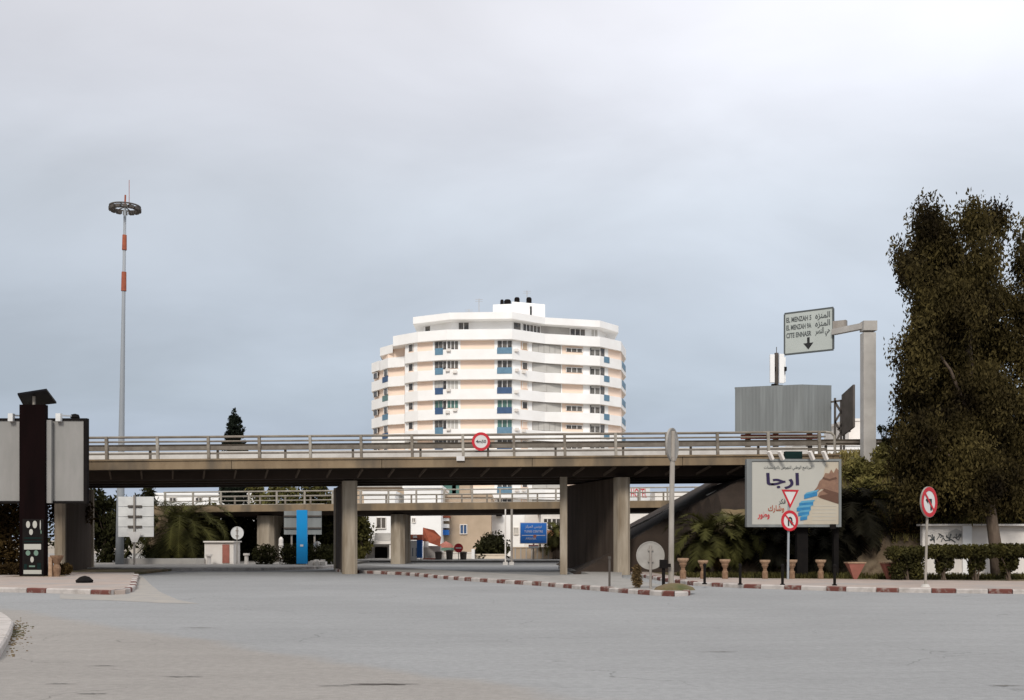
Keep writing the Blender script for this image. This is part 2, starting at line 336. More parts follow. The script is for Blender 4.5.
    def solo(s, name, mats, label, cat, group=None, smooth=False, tint=False):
        c = s.center(); s.v = [p - c for p in s.v]
        o = s.build(name, mats, smooth=smooth, tint=tint); o.location = c
        return tag(o, label, cat, group)
    def struct(s, name, mats):
        o = s.build(name, mats); o['kind'] = 'structure'; return o

def set_tint(me, vals):
    a = me.attributes.new('tint', 'FLOAT', 'POINT'); a.data.foreach_set('value', np.asarray(vals, dtype=np.float32))

def quads_obj(name, V, matname, parent, tint, label=None):
    """V: (n,4,3) world corners"""
    n = len(V); off = wl(parent) if parent else Vector((0, 0, 0))
    me = bpy.data.meshes.new(name)
    P = (V.reshape(-1, 3) - np.array(off)).astype(np.float32)
    me.vertices.add(4 * n); me.vertices.foreach_set('co', P.ravel())
    me.loops.add(4 * n); me.loops.foreach_set('vertex_index', np.arange(4 * n, dtype=np.int32))
    me.polygons.add(n); me.polygons.foreach_set('loop_start', np.arange(0, 4 * n, 4, dtype=np.int32))
    me.materials.append(M[matname]); me.update(calc_edges=True)
    set_tint(me, np.repeat(tint, 4))
    o = bpy.data.objects.new(name, me); COL.objects.link(o)
    if parent: o.parent = parent
    if label: o['label'] = label
    return o

def leaf_quads(blobs, n, ln, wd, droop=0.0, shell=0.45, clump=0.0):
    """leaves scattered through ellipsoids; blobs = [(cx,cy,cz,rx,ry,rz)]"""
    B = np.array(blobs, dtype=float); vol = B[:, 3] * B[:, 4] * B[:, 5]; vol = vol ** 0.75; pr = vol / vol.sum()
    idx = np.random.choice(len(B), n, p=pr)
    d = np.random.normal(size=(n, 3)); d /= np.linalg.norm(d, axis=1)[:, None]
    r = shell + (1 - shell) * np.random.rand(n) ** 0.6
    if clump > 0:   # twigs: leaves gather round a limited number of twig tips
        nt_ = max(8, int(n / 42)); ti = np.random.choice(len(B), nt_, p=pr)
        td = np.random.normal(size=(nt_, 3)); td /= np.linalg.norm(td, axis=1)[:, None]
        tr = shell + (1 - shell) * np.random.rand(nt_) ** 0.55
        T = B[ti, :3] + td * tr[:, None] * B[ti, 3:]
        k = np.random.randint(0, nt_, n); q = np.random.normal(size=(n, 3)); q /= np.linalg.norm(q, axis=1)[:, None]
        cs = (0.6 + 0.9 * np.random.rand(nt_))[k][:, None] * clump * 1.7
        C = T[k] + q * cs * (np.random.rand(n) ** 0.45)[:, None] * np.array([1, 1, 1.0 + droop])
        C[:, 2] -= droop * clump * 1.2 * np.random.rand(n)
        tint = np.clip(np.random.rand(nt_)[k] * 0.75 + np.random.rand(n) * 0.25, 0, 1)
    else:
        C = B[idx, :3] + d * r[:, None] * B[idx, 3:]; tint = np.random.rand(n)
    a = np.random.normal(size=(n, 3)); a[:, 2] -= droop * 2.2; a /= np.linalg.norm(a, axis=1)[:, None]
    b = np.cross(a, np.random.normal(size=(n, 3))); b /= np.linalg.norm(b, axis=1)[:, None]
    s_ = (0.6 + 0.8 * np.random.rand(n))[:, None]
    A = a * ln * s_ / 2; Bb = b * wd * s_ / 2
    V = np.stack([C - A, C + Bb * 1.0, C + A, C - Bb * 1.0], axis=1)
    return V, tint

def tree(name, label, cat, base, trunk, blobs, n, ln, wd, leaf, droop=0.0, shell=0.4, clump=0.0, group=None, limbs=True, tr_r=0.2):
    t = thing(name, label, cat, base, group)
    mb = MB(); pts = trunk; k = len(pts)
    mb.path(pts, [tr_r * (1 - 0.6 * i / max(1, k - 1)) for i in range(k)], 9)
    if limbs:
        for b in blobs[::max(1, len(blobs) // 12)]:
            tgt = Vector(b[:3]); j = min(range(len(pts)), key=lambda i: abs(Vector(pts[i]).z - (tgt.z * 0.65)))
            p0 = Vector(pts[j]); mid = p0.lerp(tgt, 0.5) + Vector((0, 0, 0.12 * (tgt - p0).length))
            mb.path([p0, mid, tgt], [tr_r * 0.38, tr_r * 0.22, tr_r * 0.08], 6)
    mb.build('trunk', 'bark', t, smooth=True)
    V, tint = leaf_quads(blobs, n, ln, wd, droop, shell, clump)
    quads_obj('crown', V, leaf, t, tint)
    return t

def palm(name, label, base, h, fl, nf, leaf, r=0.22, skirt=True, up=(-35, 80), group=None, leaflet=0.45, cat='palm tree', seed=1):
    rs = random.Random(seed); t = thing(name, label, cat, base, group); b = Vector(base)
    mb = MB(); pts = [b + Vector((0.03 * math.sin(i), 0.02 * i, h * i / 5)) for i in range(6)]
    mb.path(pts, [r * (1.25 - 0.25 * i / 5) * (1 + 0.06 * (i % 2)) for i in range(6)], 10); mb.build('trunk', 'bark', t, smooth=True)
    top = pts[-1]
    def fronds(count, lo, hi, lfac, name_, mt):
        Q = []; T = []
        for i in range(count):
            az_ = 2 * math.pi * (i * 0.618 + rs.random() * 0.06); el_ = R(lo + (hi - lo) * ((i + 0.5) / count)) + R(rs.uniform(-6, 6))
            ln_ = fl * lfac * rs.uniform(0.85, 1.1); p = top.copy(); seg = 12; e_ = el_; tt = rs.random()
            for s_ in range(seg):
                d = Vector((math.cos(az_) * math.cos(e_), math.sin(az_) * math.cos(e_), math.sin(e_)))
                q = p + d * ln_ / seg; side = Vector((-math.sin(az_), math.cos(az_), 0)); upv = side.cross(d)
                wr = 0.02
                Q.append([p - side * wr, q - side * wr, q + side * wr, p + side * wr]); T.append(tt)
                fr = (s_ + 0.5) / seg; ll = leaflet * math.sin(math.pi * (0.12 + 0.83 * fr)) ** 0.7
                for sg in (-1, 1):
                    for u_ in (0.15, 0.5, 0.85):
                        o_ = p.lerp(q, u_); tip = o_ + side * sg * ll * 0.8 + d * ll * 0.75 - upv * ll * rs.uniform(-0.05, 0.35) - Vector((0, 0, 0.12 * ll))
                        wv = d * 0.035
                        Q.append([o_ - wv, o_ + wv, tip + wv * 0.2, tip - wv * 0.2]); T.append(min(1, max(0, tt + rs.uniform(-.2, .2))))
                p = q; e_ -= R(9.5 if el_ > 0 else 5) * (0.6 + fr)
        quads_obj(name_, np.array([[tuple(c) for c in q] for q in Q]), mt, t, np.array(T))
    fronds(nf, up[0], up[1], 1.0, 'fronds', leaf)
    if skirt: fronds(int(nf * 0.5), -75, -40, 0.62, 'dead_fronds', 'leaf_brown')
    return t

# ---- writing -------------------------------------------------------------
FORMS = {'ا': (0xFE8D, 0xFE8E, None, None), 'أ': (0xFE83, 0xFE84, None, None), 'ب': (0xFE8F, 0xFE90, 0xFE91, 0xFE92), 'ة': (0xFE93, 0xFE94, None, None),
 'ت': (0xFE95, 0xFE96, 0xFE97, 0xFE98), 'ج': (0xFE9D, 0xFE9E, 0xFE9F, 0xFEA0), 'ح': (0xFEA1, 0xFEA2, 0xFEA3, 0xFEA4), 'د': (0xFEA9, 0xFEAA, None, None),
 'ر': (0xFEAD, 0xFEAE, None, None), 'ز': (0xFEAF, 0xFEB0, None, None), 'س': (0xFEB1, 0xFEB2, 0xFEB3, 0xFEB4), 'ش': (0xFEB5, 0xFEB6, 0xFEB7, 0xFEB8),
 'ص': (0xFEB9, 0xFEBA, 0xFEBB, 0xFEBC), 'ط': (0xFEC1, 0xFEC2, 0xFEC3, 0xFEC4), 'ع': (0xFEC9, 0xFECA, 0xFECB, 0xFECC), 'ف': (0xFED1, 0xFED2, 0xFED3, 0xFED4),
 'ق': (0xFED5, 0xFED6, 0xFED7, 0xFED8), 'ك': (0xFED9, 0xFEDA, 0xFEDB, 0xFEDC), 'ل': (0xFEDD, 0xFEDE, 0xFEDF, 0xFEE0), 'م': (0xFEE1, 0xFEE2, 0xFEE3, 0xFEE4),
 'ن': (0xFEE5, 0xFEE6, 0xFEE7, 0xFEE8), 'ه': (0xFEE9, 0xFEEA, 0xFEEB, 0xFEEC), 'و': (0xFEED, 0xFEEE, None, None), 'ي': (0xFEF1, 0xFEF2, 0xFEF3, 0xFEF4), 'ى': (0xFEEF, 0xFEF0, None, None)}
def ar(s_):
    o_ = []
    for i, c in enumerate(s_):
        if c not in FORMS: o_.append(c); continue
        pj = i > 0 and s_[i - 1] in FORMS and FORMS[s_[i - 1]][2] is not None
        nj = i < len(s_) - 1 and s_[i + 1] in FORMS and FORMS[c][2] is not None
        f_ = FORMS[c]; o_.append(chr(f_[3] if pj and nj else f_[1] if pj else f_[2] if nj else f_[0]))
    return ''.join(reversed(o_))
def text(body, size, o, u, v, n, mt, parent, name='lettering', sx=1.0, bold=0.0, width=None, label=None, vs=1.0):
    cu = bpy.data.curves.new('t', 'FONT'); cu.body = body; cu.size = size; cu.align_x = 'CENTER'; cu.align_y = 'CENTER'; cu.offset = bold; cu.extrude = 0.004; cu.resolution_u = 3
    ob = bpy.data.objects.new('t', cu); COL.objects.link(ob); bpy.context.view_layer.update()
    me = bpy.data.meshes.new_from_object(ob); bpy.data.objects.remove(ob); bpy.data.curves.remove(cu)
    if len(me.vertices) == 0: return None
    xs = [p.co.x for p in me.vertices]; ys = [p.co.y for p in me.vertices]
    cx, cy = (min(xs) + max(xs)) / 2, (min(ys) + max(ys)) / 2
    if width: sx = width / max(1e-4, max(xs) - min(xs))
    off = wl(parent); o = Vector(o) - off
    for p in me.vertices: p.co = o + u * (p.co.x - cx) * sx + v * (p.co.y - cy) * vs + n * (p.co.z + 0.006)
    me.name = name; me.materials.clear(); me.materials.append(M[mt])
    r_ = bpy.data.objects.new(name, me); COL.objects.link(r_); r_.parent = parent
    if label: r_['label'] = label
    return r_
UP = Vector((0, 0, 1))
def face(yaw):   # a plate whose front looks at the camera side, turned by yaw degrees (positive: towards +x)
    a = R(yaw); n = Vector((math.sin(a), -math.cos(a), 0)); return UP.cross(n), UP, n
def circ(r, k=32): return [(r * math.cos(2 * math.pi * i / k), r * math.sin(2 * math.pi * i / k)) for i in range(k)]
def rect(w_, h_, cx=0, cy=0): return [(cx - w_ / 2, cy - h_ / 2), (cx + w_ / 2, cy - h_ / 2), (cx + w_ / 2, cy + h_ / 2), (cx - w_ / 2, cy + h_ / 2)]

# ================================================================ THE GROUND
mb = MB(); mb.add([(-3000, -60, -0.03), (3000, -60, -0.03), (3000, 4000, -0.03), (-3000, 4000, -0.03)], [(0, 1, 2, 3)]); mb.struct('ground', 'dust')
mb = MB(); mb.add([(-70, -30, 0), (90, -30, 0), (90, 50, 0), (30, 62, 0), (20, 79, 0), (-12, 79, 0), (-12, 62, 0), (-70, 62, 0)], [tuple(range(8))]); mb.struct('road', 'asphalt')
def patch(name, c, rx, ry, z, mt, k=26, seed=1, jag=0.25):
    rs = random.Random(seed); pts = []
    for i in range(k):
        a = 2 * math.pi * i / k; q = 1 + rs.uniform(-jag, jag); pts.append((c[0] + rx * q * math.cos(a), c[1] + ry * q * math.sin(a), z))
    m_ = MB(); m_.add(pts, [tuple(range(k))]); return m_.struct(name, mt)
for i, (px, py, rx, ry) in enumerate(((382, 684.5, .30, .05), (352, 685, .10, .02), (60, 684, .12, .02), (94, 694, .16, .022), (105, 666, .2, .02), (180, 677, .22, .022), (200, 628, .3, .03), (335, 686, .2, .02), (1005, 686, .18, .03), (720, 652, .3, .02))):
    patch('road_stain', G(px, py), rx, ry, 0.0062 + 0.0001 * i, 'tar' if i else 'sheet_dark', seed=i, jag=0.6)
mb = MB(); pts = [G(*q) for q in ((137, 574), (143, 577), (150, 584), (160, 592), (178, 600), (200, 604), (160, 603), (120, 601), (60, 599), (60, 594), (130, 594))]
mb.add([(x, y, .004) for x, y in pts], [tuple(range(len(pts)))]); mb.struct('worn_apron', 'drift')

def kerb(name, pts, stones, w_=0.2, h_=0.14, z=0.0, side=1):
    """kerb stones along a polyline; stones = [(length, material index)...] repeated"""
    P = [Vector((p[0], p[1], 0)) for p in pts]; cum = [0]
    for i in range(len(P) - 1): cum.append(cum[-1] + (P[i + 1] - P[i]).length)
    def at(s_):
        s_ = max(0, min(cum[-1], s_))
        for i in range(len(P) - 1):
            if s_ <= cum[i + 1] + 1e-9:
                t_ = (s_ - cum[i]) / max(1e-6, cum[i + 1] - cum[i]); return P[i].lerp(P[i + 1], t_), i
        return P[-1], len(P) - 2
    def nrm(s_):
        d = (at(s_ + 0.3)[0] - at(s_ - 0.3)[0]).normalized(); return Vector((-d.y, d.x, 0)) * side
    m_ = MB(); s_ = 0; i = 0; rs = random.Random(3)
    while s_ < cum[-1] - 0.05:
        ln_, mi = stones[i % len(stones)]; ln_ *= rs.uniform(.86, 1.14); e_ = min(cum[-1], s_ + ln_); g = 0.012
        a, b = at(s_ + g)[0], at(e_ - g)[0]; na, nb = nrm(s_), nrm(e_); hh = h_ + rs.uniform(-.012, .008); q = Vector((0, 0, z - .05)); tt = Vector((0, 0, z + hh)); ch = 0.03
        vs = [a + q, b + q, b + nb * w_ + q, a + na * w_ + q, a + na * ch + tt, b + nb * ch + tt, b + nb * w_ + tt, a + na * w_ + tt, a + tt - UP * ch, b + tt - UP * ch]
        m_.add(vs, [(0, 1, 9, 8), (8, 9, 5, 4), (4, 5, 6, 7), (2, 3, 7, 6), (1, 2, 6, 5, 9), (0, 8, 4, 7, 3)], mi)
        s_ = e_; i += 1
    return m_.struct(name, ['kerb_white', 'kerb_red'])

# right-hand pavement with its striped kerb
rk = [(5.4, 52), (5.6, 46.3), (5.9, 41.5), G(692, 585.5), G(740, 588), G(800, 590), G(860, 592), G(930, 593), G(1024, 594), (24, 31.6), (45, 30.5)]
kerb('kerb_right', rk, [(0.85, 0), (0.62, 1)])
inr = [(x + 0.12, y + 0.16) for x, y in rk]
MB().prism(inr + [(45, 40), (20, 39), (14, 41), (9, 42.6), (6.6, 46), (6.2, 52)], -0.02, 0.125).struct('pavement_right', 'pave')
MB().prism([(45, 39.95), (20, 38.95), (14, 40.95), (9, 42.55), (6.65, 45.95), (6.25, 51.95), (6.3, 54), (45, 54)], -0.02, 0.10).struct('planted_strip', 'soil')
# island under the bridge with striped kerb
ik = [(-9.0, 56.0), (-8.4, 54.3), (-5.1, 50.3), (-1.8, 42.9), (1.0, 38.3), (2.75, 34.5), (3.75, 32.3), (4.5, 31.1), (4.95, 31.15), (5.25, 32.2), (5.1, 35.5)]
kerb('kerb_island', ik, [(0.62, 0), (0.55, 1)])
MB().prism([(-8.7, 56), (-8.2, 54.5), (-4.95, 50.5), (-1.65, 43.1), (1.15, 38.5), (2.9, 34.7), (3.9, 32.5), (4.55, 31.35), (4.85, 31.4), (5.05, 32.3), (4.95, 36), (4.3, 43), (5.0, 50), (4.6, 62), (2.6, 62), (3.4, 48), (1.5, 45.5), (-3.5, 54), (-9.0, 66), (-10, 66)], -0.02, 0.125).struct('pavement_island', 'pave_grey')
# left pavement
lk = [(-45, 35.2), (-22, 34.3), (-15.7, 33.8), (-13.4, 32.8), (-11.6, 32.0), (-11.25, 32.2), (-12.3, 36), (-14.3, 42), (-16.0, 47.2)]
kerb('kerb_left', lk, [(1.6, 0), (0.75, 1)])
MB().prism([(-45, 35.35), (-22, 34.45), (-15.6, 33.95), (-13.3, 32.95), (-11.6, 32.2), (-11.4, 32.4), (-12.5, 36), (-14.5, 42), (-16.15, 47), (-17.3, 50.4), (-45, 51)], -0.02, 0.125).struct('pavement_left', 'pave')
MB().prism([(-45, 51.02), (-17.32, 50.42), (-17.6, 58), (-45, 58)], -0.02, 0.10).struct('soil_strip', 'soil')
# far pavement beyond the bridge
fk = [(-60, 59.2), (-22, 57.6), (-17, 56.6), (-13, 57.4), (-10.6, 60.2), (-10.2, 64)]
kerb('kerb_far', fk, [(1.2, 0), (1.2, 0)], h_=0.16)
MB().prism([(x - 0.05, y + 0.16) for x, y in fk] + [(-10.2, 120), (-60, 120)], -0.02, 0.14).struct('pavement_far', 'pave_grey')
# near corner island, bottom left
nk = [(-14, 25.6), (-12.2, 24.9), (-10.6, 22.8), (-9.25, 20.4), (-8.45, 18.6), (-7.75, 16.9), (-6.9, 14.8), (-6.1, 12), (-5.6, 9)]
kerb('kerb_near', nk, [(1.1, 0)], w_=0.24, side=-1)
MB().prism([(x - 0.16, y - 0.1) for x, y in nk] + [(-14, 9), (-18, 23)], -0.02, 0.12).struct('pavement_near', 'pave')
MB().prism([(-12, 79), (20, 79), (34, 62.2), (60, 62), (60, 140), (-12, 140)], -0.02, 0.12).struct('pavement_back', 'pave_grey')
# gravel and litter along the near kerb and the tips
m_ = MB()
for i in range(260):
    y_ = random.gauss(18.6, 1.5); x_ = -9.25 + (20.4 - y_) * .43 + abs(random.gauss(0, .13)) + .02; q_ = random.uniform(.008, .028)
    m_.box((x_, y_, q_ * .3), (q_, q_ * random.uniform(.6, 1.4), q_ * .6), 0, random.random() * 3)
g_ = tag(m_.build('gravel', 'soil'), 'loose gravel and grit lying along the near kerb', 'gravel', kind='stuff')

# embankment heightfield on the right
def emb_h(x, y):
    top = 5.31 + 0.00785 * x - 0.09
    if y < 49.3: top += 0.10
    left = (x - 2.9) * 0.585
    ff = 46.2 if x < 13.5 else 46.2 - min(1.6, (x - 13.5) * 0.6)
    if x < 9.2: ff = 46.2 + min(4.8, (9.2 - x) * 3.2)
    front = (y - ff) * (2.2 if y < ff + 0.75 else 0) + (0 if y < ff + 0.75 else 1.65 + (y - ff - 0.75) * (0.86 if x < 13.5 else 0.86 + min(.3, (x - 13.5) * .3)))
    back = (73 - y) * 0.6
    h = min(top, left, front, back)
    if x < 14.6 and 48.2 < y < 60.2: h = min(h, 4.42)
    return h
nx, ny = 150, 90; x0, x1, y0, y1 = 2.0, 62.0, 44.0, 75.0
vs = []; fs = []
rs = np.random.RandomState(5)
for j in range(ny + 1):
    for i in range(nx + 1):
        x = x0 + (x1 - x0) * (i / nx) ** 1.6; y = y0 + (y1 - y0) * j / ny
        h = emb_h(x, y); h += (rs.rand() - .5) * 0.10 if 0.3 < h < 5.0 and not (x < 14 and y > 48.5) else 0
        vs.append((x, y, max(-0.2, h)))
for j in range(ny):
    for i in range(nx):
        a = j * (nx + 1) + i; fs.append((a, a + 1, a + nx + 2, a + nx + 1))
mb = MB(); mb.add(vs, fs)
for k, f_ in enumerate(fs):
    cx = sum(vs[i][0] for i in f_) / 4; cy = sum(vs[i][1] for i in f_) / 4; cz = sum(vs[i][2] for i in f_) / 4
    if cz < 2.0 and cy < 52: mb.m[k] = 1
    if cx < 14.2 and cy > 48.6 or cx < 8.6: mb.m[k] = 2  # slope below the deck coloured dark to paint in its shade
mb.build('embankment', ['soil', 'stone', 'conc_undershade'])['kind'] = 'structure'
mb = MB(); mb.beam((6.3, 60.3, 2.16), (11.9, 60.3, 4.9), 0.12, 0.1); mb.beam((9.2, 52.0, 3.62 + .1), (11.0, 52.0, 4.42 + .1), 0.25, 0.06)
mb.solo('slope_kerb', 'conc_light', 'pale concrete edge strip climbing the dark slope under the bridge', 'kerb')
mb = MB()
pp = [(15.2, 51.0), (15.7, 49.8), (16.2, 48.6), (16.7, 47.2)]
for a, b in zip(pp[:-1], pp[1:]): mb.beam((a[0], a[1], emb_h(*a) + 0.06), (b[0], b[1], emb_h(*b) + 0.06), 0.34, 0.14)
mb.solo('drain_channel', 'conc_pier', 'concrete drain channel running down the grassy bank', 'drain')
# dry grass tufts over the bank
Q = []; T = []
for k in range(9000):
    x = random.uniform(12.5, 34); y = random.uniform(45.2, 50.6)
    if x < 14.3 and y > 48.4: continue
    h = emb_h(x, y)
    if h < 1.5: continue
    tt = random.random()
    for q in range(4):
        a = random.random() * 6.28; l_ = random.uniform(.12, .42); d = Vector((math.cos(a) * .5, math.sin(a) * .5, 1)).normalized() * l_; s_ = Vector((-math.sin(a), math.cos(a), 0)) * .03
        p = Vector((x + random.gauss(0, .06), y + random.gauss(0, .06), h - .05)); Q.append([tuple(p - s_), tuple(p + s_), tuple(p + d + s_ * .3), tuple(p + d - s_ * .3)]); T.append(tt)
o = quads_obj('bank_grass', np.array(Q), 'grass', None, np.array(T)); tag(o, 'dry yellow grass and weeds on the embankment slope', 'grass', kind='stuff')

# ================================================================ THE MAIN BRIDGE
def zt(x): return 5.31 + 0.00785 * x
def ext(m_, sec, xa, xb, mi=0):
    """cross-section (y, dz) swept along x following the deck's gentle climb"""
    k = len(sec); vs = [(xa, y, zt(xa) + z) for y, z in sec] + [(xb, y, zt(xb) + z) for y, z in sec]
    fs = [tuple(range(k)), tuple(reversed(range(k, 2 * k)))] + [(i, k + i, k + (i + 1) % k, (i + 1) % k) for i in range(k)]
    m_.add(vs, fs, mi)
br = thing('road_bridge', 'long concrete road bridge crossing the whole view on wall piers with metal railings', 'bridge', (-1, 54, 0))
xa, xb = -46.0, 14.6
mb = MB()
x = xa
while x < xb - 0.1:
    x2 = min(xb, x + 6.7); ext(mb, [(49.0, -0.44), (49.0, -0.06), (49.35, -0.06), (49.35, -0.44)], x + .012, x2 - .012); x = x2
ext(mb, [(48.94, -0.06), (48.94, 0.02), (49.45, 0.02), (49.45, -0.06)], xa, xb)
ext(mb, [(59.35, -0.42), (59.35, 0.02), (59.7, 0.02), (59.7, -0.42)], xa, xb)
mb.build('edge_beam', 'conc', br)
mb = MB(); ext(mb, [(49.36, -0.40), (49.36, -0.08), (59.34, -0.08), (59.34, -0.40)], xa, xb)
mb.build('deck', 'conc_undershade', br)
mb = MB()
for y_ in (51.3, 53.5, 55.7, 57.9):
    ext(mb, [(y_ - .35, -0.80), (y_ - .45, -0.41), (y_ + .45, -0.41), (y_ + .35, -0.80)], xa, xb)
mb.build('girders', 'conc_undershade', br)
mb = MB(); ext(mb, [(49.5, -0.075), (49.5, 0.0), (59.2, 0.0), (59.2, -0.075)], xa, xb + 26); mb.build('carriageway', 'asphalt', br)
mb = MB(); ext(mb, [(54.1, 0.0), (54.25, 0.35), (54.3, 0.78), (54.5, 0.78), (54.55, 0.35), (54.7, 0.0)], xa, xb); mb.build('median_barrier', 'conc_light', br)
k = -21.5 - 2 * 1.42
for i in range(26):
    xx = -20.9 + i * 1.42
    if xx > 13.8: break
    MB().beam((xx, 49.36, zt(xx) - .46), (xx - .42, 50.7, zt(xx) - .74), 0.07, 0.10).build('bracket', 'bracket', br)
def pier(xc, y, wd, ln, zr, sk=-0.21):
    a = wd / 2
    def seg(y0_, y1_, h_, z1_, c=.1):
        q0, q1 = xc + sk * (y0_ - y), xc + sk * (y1_ - y)
        return MB().prism([(q0 - h_, y0_ + c), (q0 - h_ + c, y0_), (q0 + h_ - c, y0_), (q0 + h_, y0_ + c), (q1 + h_, y1_ - c), (q1 + h_ - c, y1_), (q1 - h_ + c, y1_), (q1 - h_, y1_ - c)], -0.1, z1_)
    o_ = seg(y + .62, y + ln - .62, a - .07, zr - .07, .01).build('pier', 'conc_pier_shade', br)
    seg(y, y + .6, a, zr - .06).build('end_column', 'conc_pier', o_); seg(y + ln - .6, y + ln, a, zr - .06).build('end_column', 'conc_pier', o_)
    MB().box((xc - .15, y + .6, zr), (wd * .8, .5, .115)).build('bearing', 'conc_undershade', o_)
    return o_
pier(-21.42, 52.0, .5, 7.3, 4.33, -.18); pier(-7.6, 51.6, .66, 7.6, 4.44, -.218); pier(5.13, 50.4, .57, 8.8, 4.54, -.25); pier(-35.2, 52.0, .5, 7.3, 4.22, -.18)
m_ = MB().box((X(563.7, 51), 51.2, 2.2), (.33, .4, 4.66)); m_.build('pier_edge_column', 'conc_pier', br)
MB().bx(14.1, 14.6, 49.1, 59.6, 3.2, zt(14) - .03).build('abutment', 'conc', br)
# near railing
r1 = MB(); 
for dz, rr in ((1.0, .055), (0.80, .04)): r1.tube((xa, 49.12, zt(xa) + dz), (14.0, 49.12, zt(14.0) + dz), rr, n=8)
ra = r1.build('railing', 'rail', br)
r2_ = MB(); ext(r2_, [(49.10, .44), (49.10, .58), (49.15, .58), (49.15, .44)], xa, 14.0); ext(r2_, [(49.10, .22), (49.10, .30), (49.15, .30), (49.15, .22)], xa, 14.0)
r2_.build('lower_rails', 'rail_dark', ra)
xx = -45.3; i = 0
while xx < 14:
    m_ = MB(); m_.beam((xx, 49.06, zt(xx) - .0), (xx - .03, 49.06, zt(xx) + 1.03), .13 if i % 3 else .17, .12)
    m_.build('railing_post', 'rail_light' if i % 3 == 1 else 'rail', ra); xx += 2.27; i += 1
MB().path([(14.0, 49.12, zt(14) + 1.0), (14.25, 49.12, zt(14) + .97), (14.4, 49.12, zt(14) + .82), (14.42, 49.12, zt(14) + 0)], .055, 8).build('railing_end', 'rail_light', ra)
# crash barrier inside the railing and the far railing
m_ = MB()
ext(m_, [(50.30, .50), (50.36, .55), (50.30, .62), (50.36, .70), (50.30, .78), (50.36, .78), (50.42, .70), (50.36, .62), (50.42, .55), (50.36, .50)], xa, 40)
gr = m_.build('crash_barrier', 'rail_dark', br)
xx = -44.5
while xx < 30:
    MB().bx(xx - .05, xx + .05, 50.43, 50.53, zt(xx) - .02, zt(xx) + .74).build('barrier_post', 'rail_dark', gr); xx += 3.1
r1 = MB()
for dz, rr in ((1.0, .05), (.7, .035), (.4, .035)): r1.tube((xa, 59.5, zt(xa) + dz), (30, 59.5, zt(30) + dz), rr, n=6)
rb = r1.build('railing', 'rail', br)
xx = -45
while xx < 30:
    MB().bx(xx - .06, xx + .06, 59.44, 59.56, zt(xx) - .02, zt(xx) + 1.0).build('railing_post', 'rail', rb); xx += 2.27
MB().box((X(460.5, 48.9), 48.92, Z(458.5, 48.9)), (.36, .04, .2)).build('number_plate', 'signwhite', br)

def sign_root(name, label, cat, px, base_y, Y, z0=0.125, group=None): return thing(name, label, cat, (X(px, Y), Y, z0), group)
# height limit sign on the parapet
u, v, n = face(0)
o_ = W(481, 441.5, 48.85); hs = thing('height_limit_sign', 'round red bordered height limit sign fixed to the bridge railing', 'road sign', (o_.x, o_.y, o_.z - .4))
MB().plate(circ(.40), o_, u, v, n, .03, 0).ring(.41, .29, o_, u, v, n, .03, 1, off=.012).build('sign_face', ['signwhite', 'red'], hs)
text('4m50', .2, o_, u, v, n, 'ink', hs, bold=.004)
MB().beam(o_ + Vector((0, .04, -.42)), o_ + Vector((0, .04, .3)), .06, .04).build('bracket', 'galv', hs)

# ================================================================ SECOND BRIDGE BEHIND
def z2(x): return 4.05 + 0.010 * x
ob = thing('ramp_bridge', 'lower slim concrete ramp bridge with railing seen beneath the main bridge', 'bridge', (-8, 74, 0))
def ext2(m_, sec, xa_, xb_, mi=0):
    k = len(sec); vs = [(xa_, y, z2(xa_) + z) for y, z in sec] + [(xb_, y, z2(xb_) + z) for y, z in sec]
    m_.add(vs, [tuple(range(k)), tuple(reversed(range(k, 2 * k)))] + [(i, k + i, k + (i + 1) % k, (i + 1) % k) for i in range(k)], mi)
xa2, xb2 = X(163, 72), 24.0
m_ = MB(); ext2(m_, [(72, -.42), (72, .03), (72.3, .03), (72.3, -.42)], xa2, xb2); ext2(m_, [(79.7, -.42), (79.7, .03), (80, .03), (80, -.42)], xa2, xb2); m_.build('edge_beam', 'conc', ob)
m_ = MB(); ext2(m_, [(72.31, -.35), (72.31, -.01), (79.69, -.01), (79.69, -.35)], xa2, xb2); ext2(m_, [(73.4, -.66), (73, -.36), (79, -.36), (78.6, -.66)], xa2, xb2); m_.build('deck', 'conc_undershade', ob)
for px_, wd_ in ((265, 1.15), (397.5, .95)):
    xc = X(px_, 73.2); m_ = MB(); p = [(xc - wd_ / 2, 73.4), (xc - wd_ / 2 + .3, 73.1), (xc + wd_ / 2 - .3, 73.1), (xc + wd_ / 2, 73.4), (xc + wd_ / 2, 77.6), (xc - wd_ / 2, 77.6)]
    m_.prism(p, -.1, z2(xc) - .66); po = m_.build('pier', 'conc_pier', ob)
MB().bx(xa2 - 1.2, xa2 + .3, 72.1, 79.9, 0, z2(xa2) + .02).build('abutment', 'conc', ob)
for yy in (72.12, 79.85):
    m_ = MB()
    for dz, rr in ((.9, .05), (.6, .035), (.3, .035)): m_.tube((xa2, yy, z2(xa2) + dz), (xb2, yy, z2(xb2) + dz), rr, n=6)
    rb = m_.build('railing', 'rail_light', ob)
    xx = xa2 + .1 + (0 if yy < 75 else .8)
    while xx < xb2:
        MB().bx(xx - .06, xx + .06, yy - .05, yy + .05, z2(xx), z2(xx) + .92).build('railing_post', 'rail_light' if yy < 75 else 'rail', rb); xx += 1.83

